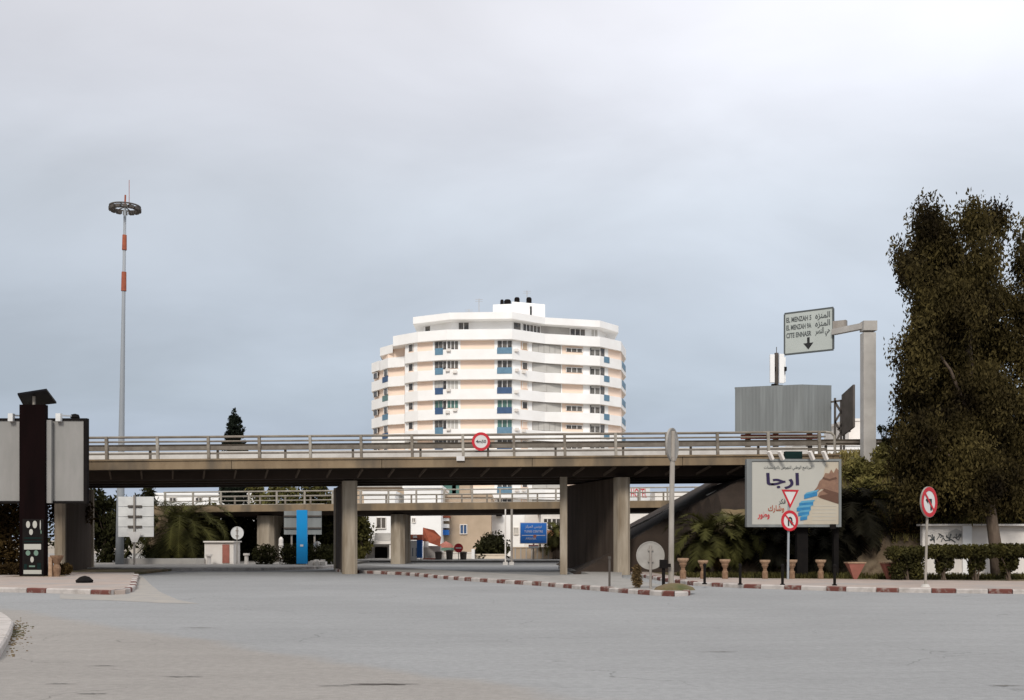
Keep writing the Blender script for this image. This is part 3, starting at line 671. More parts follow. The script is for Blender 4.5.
# ================================================================ THE TOWER
BF = [(371.5, 180), (388, 174), (404.5, 172.6), (405, 170), (418, 168), (447, 166.2), (512, 165.6), (545, 169.5), (600, 172), (621, 176), (626, 184)]
def wp(p): return (X(p[0], p[1]), p[1])
back = [(X(626, 184), 205), (X(371.5, 180), 205)]
tw = thing('apartment_tower', 'tall white faceted apartment block with stacked balcony bands rising behind the bridge', 'building', (3, 182, 0))
def foot(start, dy=0.0, endcut=0):
    pts = [p for p in BF if p[0] >= start]
    if start not in [p[0] for p in BF]:
        for a, b in zip(BF[:-1], BF[1:]):
            if a[0] < start < b[0]:
                t_ = (start - a[0]) / (b[0] - a[0]); pts = [(start, a[1] + t_ * (b[1] - a[1]))] + pts
    f_ = [(X(p[0], p[1] + dy), p[1] + dy) for p in pts]
    if dy: f_[0] = (f_[0][0] + dy * .5, f_[0][1]); f_[-1] = (f_[-1][0] - dy * .6, f_[-1][1])
    return f_ + [(f_[-1][0], 205 - dy), (f_[0][0], 205 - dy)]
for k in range(11):
    zt_ = 33.4 - 3.0 * k; st = 380 if k == 0 else 371.5
    m_ = MB()
    if k == 0:
        ft = foot(405); m_.prism([wp((393, 171.6)), wp((418, 168))] + ft[2:-1] + [(X(393, 205), 205)], zt_ - 1.55, zt_, 0); m_.prism(foot(380)[:1] + [wp((392.8, 173.6)), (X(392.8, 205), 204.9), (foot(380)[0][0], 204.9)], zt_ - 2.2, zt_ - .9, 0)
    elif k == 1:
        m_.prism(foot(380), zt_ - 1.55, zt_, 0); m_.prism([wp((371.5, 180)), wp((379.8, 177)), (X(379.8, 205), 204.8), (X(371.5, 180), 204.8)], zt_ - 1.4, zt_ + .1, 0)
    else: m_.prism(foot(371.5), zt_ - 1.55, zt_, 0)
    m_.build('balcony_band', 'white', tw)
MB().prism(foot(371.5, .9), 0, 30.35).prism(foot(380, .92), 30.36, 32.5).build('wall', 'peach', tw)
# white piers over the recessed storeys
def onf(px, dy=0.9):
    for a, b in zip(BF[:-1], BF[1:]):
        if a[0] <= px <= b[0] and b[0] - a[0] > .6:
            ax, ay = X(a[0], a[1] + dy), a[1] + dy; bx_, by = X(b[0], b[1] + dy), b[1] + dy; k_ = (px - 512) / F
            t_ = (k_ * ay - ax) / ((bx_ - ax) - k_ * (by - ay)); return Vector((ax + t_ * (bx_ - ax), ay + t_ * (by - ay), 0))
    return Vector((X(px, 176), 176, 0))
DY = [0.9]
def strip(p0, p1, za, zb, t_, mt, name, parent=tw, mull=0, dy=None, fm='white'):
    if dy is None: dy = DY[0]
    a, b = onf(p0, dy), onf(p1, dy); d = (b - a).normalized(); nn = Vector((d.y, -d.x, 0)); L_ = (b - a).length
    m_ = MB(); m_.plate([(0, za), (L_, za), (L_, zb), (0, zb)], a, d, UP, nn, t_ + .05, 0, off=t_)
    if mull:
        for i in range(mull + 1):
            x_ = L_ * i / mull; m_.plate(rect(.09, zb - za, x_, (za + zb) / 2), a, d, UP, nn, .05, 1, off=t_ + .05)
        m_.plate(rect(L_, .08, L_ / 2, zb - .04), a, d, UP, nn, .05, 1, off=t_ + .055)
    return m_.build(name, [mt, fm], parent)
rs = random.Random(11)
for g in range(10):
    za, zb = 33.4 - 3 * (g + 1), 33.4 - 1.55 - 3 * g
    if g < 10:
        for (p0, p1) in ((405.3, 408.5), (414, 417.5), (433, 435), (458.5, 460.5), (494.5, 497), (512.5, 520.5), (528, 532), (560.5, 562), (583, 589), (604.5, 608)):
            strip(p0, p1, za, zb, .06, 'white', 'wall_panel')
    strip(409, 413.3, za + .35, zb, .05, 'glass', 'window', mull=1)
    strip(435.2, 443, za, zb, .08, ['glass', 'glass', 'shutter', 'glass_green', 'glass'][g % 5], 'balcony_window', mull=2, fm='greywall')
    strip(443.2, 446.9, za + .1, zb, .08, 'glass', 'window', mull=1)
    strip(447.2, 458.4, za + .1 + .15 * (g % 2), zb, .08, ['glass', 'glass', 'shutter', 'glass_green', 'shutter', 'glass'][g % 6], 'window', mull=3)
    strip(497.3, 512.2, za, zb, .08, ['glass', 'glass', 'glass', 'glass_green', 'glass_green', 'glass'][g % 6], 'balcony_window', mull=3)
    strip(522, 527, za + .3, zb - .1, .08, ['tan', 'glass', 'peach', 'glass', 'peach', 'glass'][g % 6], 'window', mull=1)
    strip(532.5, 560.2, za + .1, zb - .05, .08, 'shutter', 'window_band', mull=5 if g in (0, 4) else 2, fm='greywall')
    if g % 5 != 2: strip(566, 582, za + (.35 if g % 2 else .55), zb - .3, .08, rs.choice(['glass', 'glass_pale']), 'window', mull=3)
    strip(589.5, 599.8, za + .1, zb, .08, rs.choice(['glass', 'glass_pale', 'glass_pale']), 'balcony_window', mull=2)
    strip(600.2, 604, za + .1, zb - .1, .08, 'glass', 'balcony_window')
    strip(591, 603.5 if 0 else 599.5, zb - .42, zb - .02, .16, 'shutter', 'roller_blind')
    if g > 0: strip(374, 378, za + .5, zb, .1, 'glass', 'window', mull=1); strip(384.5, 388, za + .4, zb, .1, 'glass', 'window', mull=1)
    zc = za
    bl = ['blue_l', 'blue_l', 'blue_d', 'blue_d', 'blue_l', 'blue_d'][g % 6]
    strip(435, 443, zc - .75, zc + .25, .05, bl, 'balcony_railing', dy=0)
    strip(497, 512, zc - .75, zc + .2, .05, bl, 'balcony_railing', dy=0)
    strip(604, 609.3, zc - .9, zc + .05, .05, 'blue_l', 'balcony_railing', dy=0)
    strip(622, 625.4, zc - .9, zc + .1, .05, 'blue_l', 'balcony_railing', dy=0)
    if g > 0: strip(382.5, 388, zc - .7, zc + .2, .05, ['blue_l', 'blue_d', 'glass_green'][g % 3], 'balcony_railing', dy=0)
    for px_ in ((447.5, 455) if g % 2 else (448.5,)) + ((516.5,) if g % 3 != 1 else (517, 524)):
        p = onf(px_, 0); MB().box((p.x, p.y - .2, zc + .02 + rs.uniform(-.5, -.1)), (.6, .3, .42)).build('air_conditioner', 'offwhite', tw)
# penthouse and roof slab
PR = [(413, 170), (450, 166.6), (512, 166), (545, 170.2), (600, 172.6), (618.5, 177)]
f_ = [wp(p) for p in PR]; MB().prism(f_ + [(f_[-1][0], 200), (f_[0][0], 200)], 35.0, 36.05).build('roof_slab', 'white', tw)
PW = [(424, 172), (452, 168.6), (512, 168), (545, 172.2), (598, 174.6), (606, 178)]
f_ = [wp(p) for p in PW]; MB().prism(f_ + [(f_[-1][0], 198), (f_[0][0], 198)], 33.2, 34.99).build('penthouse_wall', 'white', tw)
BF_keep = BF; BF = PW; DY[0] = 0.0
strip(425.5, 430, 33.6, 34.9, .05, 'glass', 'window'); strip(458.5, 469, 33.5, 34.95, .06, 'glass', 'window', mull=2); strip(513, 520.5, 33.5, 34.95, .06, 'glass', 'window', mull=1)
strip(522.5, 540, 33.5, 34.95, .06, 'glass', 'window', mull=5); strip(540.5, 569.5, 33.5, 34.97, .05, 'greywall', 'wall_panel'); strip(570, 585, 33.5, 34.95, .06, 'glass', 'window', mull=3); strip(591, 597.5, 33.5, 34.97, .06, 'shutter', 'window', mull=2)
BF = BF_keep; DY[0] = 0.9
MB().prism([(X(493, 172), 172), (X(524, 171), 171), (X(545, 174), 174), (X(545, 174), 186), (X(491, 172), 186)], 35.9, 38.4).build('lift_house', 'white', tw)
MB().prism([(X(512, 171), 171.4), (X(545, 173.6), 173.4), (X(545, 173.6), 186.3), (X(512, 173.6), 186.3)], 36.0, 38.75).build('lift_house_top', 'white', tw)
MB().box((X(529.5, 171.6), 172.0, 37.1), (.7, .3, 2.0)).build('roof_door', 'black', tw)
for px_, r_ in ((507.5, .55), (517, .42), (529, .42), (502, .28)):
    MB().lathe([(r_ * .8, 0), (r_, .15), (r_, .75), (r_ * .7, .95)], (X(px_, 172.6), 172.8, 38.4 if px_ < 511 else 38.75)).build('water_tank', 'black', tw)
for px_, h_ in ((469, 1.5), (479, 3.2), (527, 2.5)):
    m_ = MB().tube((X(px_, 176), 176, 36), (X(px_, 176), 176, 37 + h_ + (2 if px_ > 500 else 0)), .05, n=5)
    zz = 37 + h_ + (2 if px_ > 500 else 0)
    for dz in (.1, .4): m_.beam((X(px_, 176) - .6, 176, zz - dz), (X(px_, 176) + .6, 176, zz - dz), .04, .04)
    m_.build('aerial', 'greywall', tw)
MB().box((X(467, 172), 173, 36.25), (1.5, 1, .5)).build('roof_vent', 'sheet_dark', tw)
# lower wing of the same estate behind the ramp bridge
lw = thing('annex_block', 'low beige annex block with shuttered windows behind the ramp bridge', 'building', (-10, 150, 0))
MB().bx(X(352, 146), X(470, 146), 146, 158, 0, 10.2).build('wall', 'tan', lw)
MB().bx(X(351, 145.8), X(412, 145.8), 145.6, 146, 8.6, 9.6).build('parapet', 'greywall', lw)
for p0, p1 in ((409, 417), (436, 456), (452, 459)): MB().bx(X(p0, 145.8), X(p1, 145.8), 145.85, 146.05, 7.6, 9.8).build('window', 'glass_green' if p0 > 430 else 'glass', lw)

# ================================================================ TOWN BUILDINGS BEHIND
def block(name, label, px0, px1, Y, dep, top, mt, wins=(), extras=(), group=None, roof=True, cat='building'):
    x0_, x1_ = X(px0, Y), X(px1, Y); t = thing(name, label, cat, ((x0_ + x1_) / 2, Y + dep / 2, 0.1), group)
    zt_ = Z(top, Y); MB().bx(x0_, x1_, Y, Y + dep, 0.0, zt_).build('wall', mt, t)
    if roof: MB().bx(x0_ - .12, x1_ + .12, Y - .12, Y + dep + .1, zt_ + .003, zt_ + .22).build('parapet', mt, t)
    for (a, b, c, d, wm) in wins:
        xa_, xb_, zb_, zt2 = X(a, Y), X(b, Y), Z(d, Y), Z(c, Y)
        wo = MB().bx(xa_, xb_, Y - .03, Y + .05, zb_, zt2).build('window', wm, t)
        m_ = MB(); fw = .07
        m_.bx(xa_ - fw, xa_, Y - .09, Y + .02, zb_ - fw, zt2 + fw).bx(xb_, xb_ + fw, Y - .09, Y + .02, zb_ - fw, zt2 + fw).bx(xa_, xb_, Y - .09, Y + .02, zt2, zt2 + fw).bx(xa_, xb_, Y - .13, Y + .02, zb_ - fw, zb_).bx((xa_ + xb_) / 2 - .03, (xa_ + xb_) / 2 + .03, Y - .07, Y - .031, zb_, zt2)
        m_.build('window_frame', 'offwhite', wo)
    return t
h1 = block('white_house', 'white house with barred window above a dark garage doorway', 364, 395, 89, 9, 494, 'white', wins=((377, 385.5, 518, 528, 'glass'),))
MB().bx(X(365, 88), X(392, 88), 87.4, 88.95, Z(544, 88), Z(541, 88)).build('canopy', 'offwhite', h1)
m_ = MB().bx(X(374, 88), X(390, 88), 88.3, 88.4, Z(540.5, 88), Z(533, 88)); m_.build('balcony_railing', 'greywall', h1)
MB().bx(X(375, 89), X(387.5, 89), 88.93, 89.05, .1, Z(547, 89)).build('garage_door', 'black', h1)
MB().bx(X(364, 87.6), X(366, 87.6), 87.5, 88.9, .1, Z(544.1, 88)).bx(X(389.5, 87.6), X(391.5, 87.6), 87.5, 88.9, .1, Z(544.1, 88)).build('porch_wall', 'offwhite', h1)
h2 = block('white_block', 'plain white block with one tiny square window', 404, 441, 92, 10, 488, 'white', wins=((412.5, 415, 518.5, 522, 'glass'),))
h3 = block('tan_house', 'sand coloured house with a pair of blue shuttered windows', 440.5, 491, 96, 11, 497, 'tan', wins=((460.5, 466.5, 525, 533.5, 'blue_d'),))
MB().bx(X(439, 95), X(449, 95), 94.4, 95.95, Z(535, 95), Z(530, 95)).build('balcony', 'blue_sign', h3)
for t_, b_ in ((518, 521), (524, 528)): MB().bx(X(439, 95), X(449, 95), 94.6, 95.9, Z(b_, 95), Z(t_, 95)).build('balcony_slab', 'white', h3)
MB().bx(X(440, 95), X(450, 95), 94.5, 95.97, Z(517.8, 95), Z(516, 95)).build('awning', 'red_roof', h3)
h4 = block('cream_white_house', 'bright white house with stepped gable behind two lamp poles', 489, 546, 100, 9, 505, 'white', wins=((514, 518, 528, 534, 'shutter'),))
MB().bx(X(496, 99), X(502, 99), 99.2, 99.97, Z(516, 99), Z(512, 99)).build('roof_box', 'black', h4)
MB().prism([(X(525, 98), 98.2), (X(541, 98), 98.2), (X(541, 98), 99.9), (X(525, 98), 99.9)], 0, Z(513, 98)).build('stair_tower', 'offwhite', h4)
h5 = block('shop_building', 'orange banded shop building with dark upper windows beside the bridge pier', 541, 600, 91, 10, 513, 'offwhite', wins=((544, 551, 519, 529.5, 'glass'), (552.5, 560, 519, 529.5, 'glass'), (561, 569, 519, 529.5, 'glass')))
MB().bx(X(541, 90.9), X(600, 90.9), 90.7, 90.97, Z(541, 91), Z(530.3, 91)).build('fascia_band', 'orange', h5)
# boundary walls
def wall(name, label, px0, px1, Y, top, mt, group=None, panels=0, t_=.22):
    x0_, x1_ = X(px0, Y), X(px1, Y); r_ = thing(name, label, 'wall', ((x0_ + x1_) / 2, Y, .1), group)
    zt_ = Z(top, Y); MB().bx(x0_, x1_, Y, Y + t_, 0, zt_).build('wall_face', mt, r_)
    MB().bx(x0_ - .04, x1_ + .04, Y - .05, Y + t_ + .05, zt_ + .002, zt_ + .08).build('coping', mt, r_)
    for i in range(panels):
        xx = x0_ + (x1_ - x0_) * (i + .5) / panels; MB().bx(xx - .05, xx + .05, Y - .05, Y - .002, 0, zt_ - .02).build('rib', 'greywall', r_)
    return r_
wall('garden_wall', 'white garden wall behind the no entry sign', 424, 473, 87, 553, 'offwhite')
MB().bx(X(471.5, 86), X(474.5, 86), 86, 86.9, 0, Z(549, 86)).solo('gate_pillar', 'white', 'white square gate pillar between the white and cream walls', 'pillar')
wall('garden_wall', 'cream garden wall below the round dark bush', 475, 506, 87.2, 555, 'cream')
wall('garden_wall', 'beige ribbed boundary wall behind the blue direction sign', 512.5, 562, 86.5, 548, 'tan', panels=9)
wall('garden_wall', 'tall grey stretch of boundary wall behind the wide bridge pier', 562, 640, 88, 545, 'greywall')
# blue and white totem and shelter
tt = thing('advert_totem', 'white totem with blue side and black logo strip beside the ramp pier', 'sign', (X(412, 81), 81, .1))
MB().bx(X(406.8, 81), X(416.8, 81), 81, 81.3, .05, Z(540.5, 81)).build('panel', 'white', tt)
MB().bx(X(417, 81.2), X(422, 81.2), 81.05, 81.9, Z(558, 81), Z(540, 81)).build('side_panel', 'blue_sign', tt)
u, v, n = face(0)
text('TOTAL'[::-1][:0] + 'I I', .9, (X(414.5, 81), 80.99, Z(552, 81)), u, v, n, 'blue_d', tt, width=.3)
rf = thing('red_canopy', 'flat red and white canopy roof over the white totem', 'canopy', (X(414, 82.5), 82.5, .1))
MB().bx(X(405, 82.4), X(422, 82.4), 82.4, 84.5, Z(540, 82.4), Z(534.5, 82.4)).build('roof', 'red_roof', rf)
MB().bx(X(413, 82.3), X(417, 82.3), 82.3, 82.39, Z(538, 82.3), Z(535.5, 82.3)).build('sign_panel', 'signwhite', rf)
MB().bx(X(406, 83), X(407, 83), 83, 83.1, 0, Z(540.1, 82.4)).bx(X(420.5, 83), X(421.3, 83), 83, 83.1, 0, Z(540.1, 82.4)).build('post', 'galv', rf)
m_ = MB(); a_ = [W(423, 527.5, 85), W(434, 530, 84.4), W(441, 537, 84.2), W(440, 546.5, 84.2), W(430, 543, 84.4), W(422.5, 541, 85)]
m_.add(a_ + [p + Vector((0, .15, 0)) for p in a_], [(5, 4, 3, 2, 1, 0), (6, 7, 8, 9, 10, 11)] + [(i, (i + 1) % 6, 6 + (i + 1) % 6, 6 + i) for i in range(6)])
kr = thing('kiosk', 'roadside kiosk under a tilted brick red roof with a small white board', 'kiosk', (X(431, 85), 85.5, .1)); m_.build('roof', 'red_roof', kr)
MB().bx(X(423, 85), X(440, 85), 85.2, 86.6, 0, Z(546, 85)).build('wall', 'greywall', kr)
MB().bx(X(423.5, 84), X(428.5, 84), 84, 84.06, Z(547.5, 84), Z(541.5, 84)).build('board', 'signwhite', kr)
MB().beam((X(424, 84.1), 84.15, .1), (X(424, 84.1), 84.15, Z(541.5, 84)), .08, .08).build('post', 'galv', kr)
MB().bx(X(423, 83.5), X(439, 83.5), 83.5, 83.9, Z(559.5, 83.5), Z(558.3, 83.5)).bx(X(423.5, 83.5), X(424.2, 83.5), 83.6, 83.8, 0.1, Z(559.5, 83.5)).bx(X(431, 83.5), X(431.8, 83.5), 83.6, 83.8, 0.1, Z(559.5, 83.5)).build('bench_counter', 'red_roof', kr)
um = thing('parasol', 'pink and white parasol with green fringe over the garden wall', 'parasol', (X(446, 89), 89, .1))
MB().tube((X(446, 89), 89, 0.1), (X(446, 89), 89, Z(541, 89)), .04, n=6).build('pole', 'galv', um)
MB().lathe([(.65, 0), (.45, .28), (.03, .5)], (X(446, 89), 89, Z(547.5, 89)), n=8).build('canopy', 'pinkred', um)
MB().lathe([(.66, -.25), (.67, -.02)], (X(446, 89), 89, Z(547.5, 89)), n=8).build('fringe', 'green_roof', um)
for px_, h_, lb in ((438.5, .75, 'dark dustbin with a leaning lid nearest the kiosk'), (449.5, .85, 'tall dark dustbin under the pink parasol'), (463.3, .72, 'short dark dustbin right of the no entry sign')):
    m_ = MB().lathe([(.22, 0), (.27, h_ * .85)], (0, 0, 0), 12); m_.lathe([(.30, h_ * .86), (.29, h_ * .94), (.1, h_)], (0, 0, 0), 12)
    o_ = m_.build('dustbin', 'sheet_dark'); o_.location = (X(px_, 83), 83, .02); tag(o_, lb, 'dustbin', 'dustbins along the garden wall')
# sign letters on a far shop right
hb = thing('letter_board', 'pale rooftop board with red capital letters beyond the ramp bridge', 'sign', (X(640, 120), 120, .1))
MB().bx(X(622, 120), X(652, 120), 120, 128, 0, Z(505, 120)).build('building_wall', 'offwhite', hb)
MB().bx(X(629, 120), X(650, 120), 120, 120.15, Z(504.7, 120), Z(487, 120)).build('board', 'alu', hb)
text('HOTEL', 1.35, (X(639, 120), 119.98, Z(493, 120)), u, v, n, 'red', hb, width=X(647, 120) - X(631, 120), bold=.02)
MB().prism([(X(655, 130), 130), (X(690, 130), 130), (X(690, 130), 138), (X(655, 130), 138)], 0, Z(492, 130)).solo('far_white_house', 'offwhite', 'far white house squeezed between bridge soffit and embankment', 'building')
# left background white terrace
lt = block('long_white_terrace', 'long low white terrace behind the left end of the ramp bridge', 150, 262, 112, 8, 495, 'white', wins=((170, 176, 498, 501, 'glass'), (196, 202, 498, 501, 'glass'), (222, 228, 498, 501, 'glass')))
lt2 = block('white_villa', 'taller white villa rising beside the cypress', 219, 246, 118, 8, 485, 'white', wins=((232, 236, 490, 495, 'glass'),))
# low buildings right of the rear billboard
block('white_rooftop_house', 'pale pink white rooftop house behind the gantry post', 849, 864, 100, 8, 421, 'offwhite')
block('far_low_building', 'long low white building glimpsed under the roadside crash barrier', 795, 905, 96, 6, 446, 'white')

# ================================================================ LEFT FOREGROUND: BILLBOARD AND COLUMN
Yb = 45.0
lb = thing('blank_billboard', 'grey backed billboard frame behind the dark column on the left', 'billboard', (X(34, 45.3), 45.3, .12))
x0_, x1_ = X(-22, 45.3), X(88, 45.3); zb_, zt_ = Z(503, 45.3), Z(419, 45.3)
MB().bx(x0_ + .1, x1_ - .1, 45.22, 45.36, zb_ + .08, zt_ - .08).build('back_panel', 'alu_grey', lb)
MB().bx(x0_, x1_, 45.18, 45.42, zt_ - .08, zt_ + .02).bx(x0_, x1_, 45.18, 45.42, zb_ - .02, zb_ + .08).bx(x0_, x0_ + .1, 45.18, 45.42, zb_ + .08, zt_ - .08).bx(x1_ - .14, x1_, 45.18, 45.42, zb_ + .08, zt_ - .08).build('frame', 'black', lb)
for px_ in (12.5, 60):
    p = W(px_, 419, 45.2); m_ = MB().box((p.x, 45.1, p.z + .05), (.2, .22, .32)).beam((p.x, 45.2, p.z + .15), (p.x + .25, 45.9, p.z + .2), .06, .06)
    lo = m_.build('lamp_bracket', 'alu', lb); MB().lathe([(.08, 0), (.2, .06), (.16, .18), (.03, .22)], (p.x + .32, 45.95, p.z + .08), 10).build('lamp', 'black' if px_ > 30 else 'alu', lo)
cl = thing('advert_column', 'tall dark maroon column topped by a tilted solar panel', 'column', (X(34, Yb), Yb, .12))
MB().bx(X(21, Yb), X(46.5, Yb), 44.85, 45.15, .12, Z(405, Yb)).build('column_body', 'maroon', cl)
MB().bx(X(46.6, Yb), X(51.5, Yb), 44.98, 45.12, Z(503, Yb), Z(420, Yb)).build('side_strip', 'alu_grey', cl)
MB().tube((X(34.5, Yb), 44.95, Z(405, Yb)), (X(34.5, Yb), 44.95, Z(396, Yb)), .06).build('panel_mount', 'rail_light', cl)
pp = [W(17.5, 394.8, 44.6), W(46.5, 390.3, 44.3), W(56.5, 403.5, 45.9), W(24, 407, 46.2)]
m_ = MB(); m_.add([p for p in pp] + [p + Vector((0, 0, .07)) for p in pp], [(3, 2, 1, 0), (4, 5, 6, 7), (0, 1, 5, 4), (1, 2, 6, 5), (2, 3, 7, 6), (3, 0, 4, 7)]); m_.build('solar_panel', 'solar', cl)
# poster on the column foot
u, v, n = face(0); pb = MB().bx(X(22.5, 44.8), X(43.5, 44.8), 44.80, 44.848, Z(577, 44.8), Z(519, 44.8)).build('poster', 'black', cl)
def pq(px, py): return ((px - 33) * 44.8 / F, (548 - py) * 44.8 / F)
oo = W(33, 548, 44.79)
m_ = MB()
def ell(cx, cy, a, b, k=14): c_ = pq(cx, cy); return [(c_[0] + a * 44.8 / F * math.cos(6.283 * i / k), c_[1] + b * 44.8 / F * math.sin(6.283 * i / k)) for i in range(k)]
for cx, cy, a, b, mi in ((28, 524.5, 2, 3.5, 0), (34.8, 524.5, 2.2, 3.8, 0), (31, 532, 1.9, 3, 0), (28, 553, 2.3, 2.6, 1), (36, 553, 2.3, 2.8, 1), (32, 559.5, 1.7, 3, 0), (40.3, 525, .5, 5, 0), (41, 532, .5, 2, 1)): m_.plate(ell(cx, cy, a, b), oo, u, v, n, .008, mi)
for x0q, x1q, y0q, y1q, mi in ((24, 41, 544, 549.5, 0), (23.5, 41.5, 570, 574, 0), (24, 42, 537.5, 538.6, 2), (24, 42, 541, 542, 2), (24, 27, 564, 569, 2), (37, 41, 563, 569, 2), (29, 35, 565.5, 567, 1)):
    a, b = pq(x0q, y1q), pq(x1q, y0q); m_.plate([a, (b[0], a[1]), b, (a[0], b[1])], oo, u, v, n, .008, mi)
m_.build('poster_print', ['poster', 'green_roof', 'green_box'], pb)
# small orange pedestal beside it
m_ = MB(); cx_ = X(54.5, 44.3)
m_.box((cx_ - .15, 44.3, .12 + .4), (.14, .14, .8), 1); m_.lathe([(.12, 0), (.16, .35), (.1, .5), (.25, .78), (.27, .86)], (cx_ + .05, 44.4, .12), 12, 0)
m_.solo('urn_planter', ['terra', 'terra_rim'], 'terracotta urn with a pale marker post beside the dark column', 'urn')
patch('soil_patch', (-19.4, 45.3), 1.2, 1.0, .13, 'soil', seed=4)
m_ = MB(); m_.lathe([(.28, 0), (.3, .08), (.16, .2), (.03, .24)], (X(79, 37.5), 38.0, .125), 9); m_.box((X(83, 37.5), 37.9, .16), (.2, .12, .08)); m_.solo('rubbish_bag', 'black', 'small black bag lying on the left pavement', 'bag')

# light mast
ms = thing('high_mast_light', 'very tall mast with red bands and a ring of floodlights', 'light mast', (X(119.5, 66), 66, 0.1))
bx0, by0 = X(119.5, 66), 66; tpx = X(125, 66)
def mpt(z): return (bx0 + (tpx - bx0) * z / 21.5, by0, z)
MB().path([mpt(.1), mpt(4.5), mpt(9), mpt(15), mpt(21.6)], [.25, .22, .16, .11, .08], 14).build('pole', 'mast', ms, smooth=True)
for a, b in ((235, 250), (272, 291)):
    za, zb = Z(b, 66), Z(a, 66); MB().path([mpt(za), mpt(zb)], [.155 if za < 18 else .14, .14 if za < 18 else .125], 14).build('red_band', 'red_roof', ms)
ct = mpt(21.55)
rg = MB(); k = 24
for i in range(k):
    a0, a1 = 2 * math.pi * i / k, 2 * math.pi * (i + 1) / k
    rg.beam((ct[0] + .88 * math.cos(a0), ct[1] + .88 * math.sin(a0), ct[2] + .05), (ct[0] + .88 * math.cos(a1), ct[1] + .88 * math.sin(a1), ct[2] + .05), .07, .07)
for i in range(4): a = math.pi * i / 4; rg.beam((ct[0] - .88 * math.cos(a), ct[1] - .88 * math.sin(a), ct[2] + .05), (ct[0] + .88 * math.cos(a), ct[1] + .88 * math.sin(a), ct[2] + .05), .05, .05)
rgo = rg.build('ring', 'sheet_dark', ms)
for i in range(14):
    a = 2 * math.pi * i / 14 + .1; c_ = Vector((ct[0] + .8 * math.cos(a), ct[1] + .8 * math.sin(a), ct[2] - .12)); MB().box(c_, (.26, .26, .17), 0, a).build('floodlight', 'sheet_dark', rgo)
MB().tube(mpt(21.6), (ct[0] + .02, ct[1], 22.3), .05, n=6).tube((ct[0] + .25, ct[1], 21.6), (ct[0] + .25, ct[1], 23.2), .018, n=5).build('lightning_rod', 'red_roof', ms)

# sign boards seen from behind, under the bridge on the left
bs = thing('direction_sign_back', 'stack of four blank sign backs on one post under the bridge', 'road sign', (X(134, 65.00), 65.00, .14))
MB().tube((X(134.3, 65.00), 65.00, .14), (X(134.3, 65.00), 65.00, Z(495, 65.00)), .06).build('post', 'galv', bs)
for i in range(4):
    za, zb = Z(506.2 + i * 10.2, 64.90), Z(496.5 + i * 10.2, 64.90)
    bo = MB().bx(X(117, 64.90), X(152.5, 64.90), 65.10, 65.15, za, zb).build('sign_board', 'alu', bs)
    if i: MB().bx(X(127, 64.90), X(141, 64.90), 65.02, 65.08, zb - .03, zb + .09).build('clamp', 'sheet_dark', bo)
p = W(134.5, 537.5, 64.85); m_ = MB().plate([(-.42, .33), (.42, .33), (.16, -.28), (-.16, -.28)], p, Vector((1, 0, 0)), UP, Vector((0, -1, 0)), .03); m_.build('triangular_plate', 'signwhite', bs)

def disc_back(label, px, py, r_, Y, yaw=0, group=None, top=0.0, base=0.1, pr=.03, mt='signgrey'):
    c_ = W(px, py, Y); t = thing('round_sign', label, 'road sign', (c_.x, Y, base), group); u, v, n = face(yaw)
    MB().plate(circ(r_), c_ + Vector((0, .05, 0)), u, v, n, .025).ring(r_ * 1.0, r_ * .93, c_ + Vector((0, .05, 0)), u, v, n, .03, 0, off=.015).build('sign_plate', mt, t)
    MB().tube((c_.x, Y, base), (c_.x, Y, c_.z + r_ * (.9 + top)), pr, n=8).build('post', 'galv', t)
    for sg in (-1, 1): MB().box((c_.x, Y + .01, c_.z + sg * r_ * .4), (.16, .05, .05)).build('clamp', 'galv', t)
    return t
disc_back('round white sign back on a thin post by the kiosk hut', 237, 533, .39, 66.4, base=.14, mt='alu')
disc_back('small round sign back right of the blue panel', 317, 545, .23, 67, base=.14, mt='alu')
# concrete low wall, hut, posts, blue advertising column
wl_ = MB(); wl_.prism([(X(118, 66.5), 66.5), (X(196, 66.5), 66.5), (X(203, 66.5), 66.8), (X(203, 66.5), 67.3), (X(118, 66.5), 67.3)], .1, Z(558.5, 66.5)); wl_.solo('low_wall', 'greywall', 'low grey concrete wall in front of the big palm', 'wall')
hut = thing('utility_hut', 'small pale utility hut with a reddish painted door', 'hut', (X(219, 67.5), 67.6, .14))
MB().bx(X(204.5, 67), X(233.5, 67), 67, 68.6, .14, Z(542.5, 67)).build('wall', 'offwhite', hut); MB().bx(X(203.5, 66.9), X(234.5, 66.9), 66.85, 68.7, Z(542.4, 67), Z(541, 67)).build('roof', 'offwhite', hut)
MB().bx(X(222.5, 67), X(229.5, 67), 66.95, 66.998, .2, Z(544.5, 67)).build('door', 'pinkred', hut)
for px_, tp, Y_, lb_ in ((209, 554, 66.2, 'short cream bollard left of the utility hut'), (246.5, 553, 66.3, 'pale flat topped bollard beside the round sign back')):
    m_ = MB(); m_.lathe([(.13, 0), (.12, Z(tp, Y_) - .3), (.2, Z(tp, Y_) - .28), (.2, Z(tp, Y_) - .16)], (X(px_, Y_), Y_, .14)); m_.solo('bollard', 'offwhite', lb_, 'bollard')
m_ = MB(); m_.lathe([(.12, 0), (.12, 1.1), (.16, 1.12), (.14, 1.25), (.14, 1.5), (.05, 1.65)], (X(281, 67), 67, .14)); m_.solo('marker_post', 'offwhite', 'white round headed marker post between ramp pier and blue panel', 'post')
bc = thing('blue_advert_panel', 'bright blue upright banner panel in front of grey sign backs', 'banner', (X(301.5, 65), 65, .14))
MB().bx(X(296.5, 65), X(307, 65), 65, 65.2, .2, Z(510, 65)).build('panel', 'cyan', bc); MB().bx(X(300, 64.9), X(303, 64.9), 64.96, 64.998, Z(546.5, 65), Z(544.5, 65)).build('emblem', 'signwhite', bc)
gb = thing('grey_board_back', 'grey sheet board seen from behind on two posts', 'sign', (X(303, 68), 68, .14))
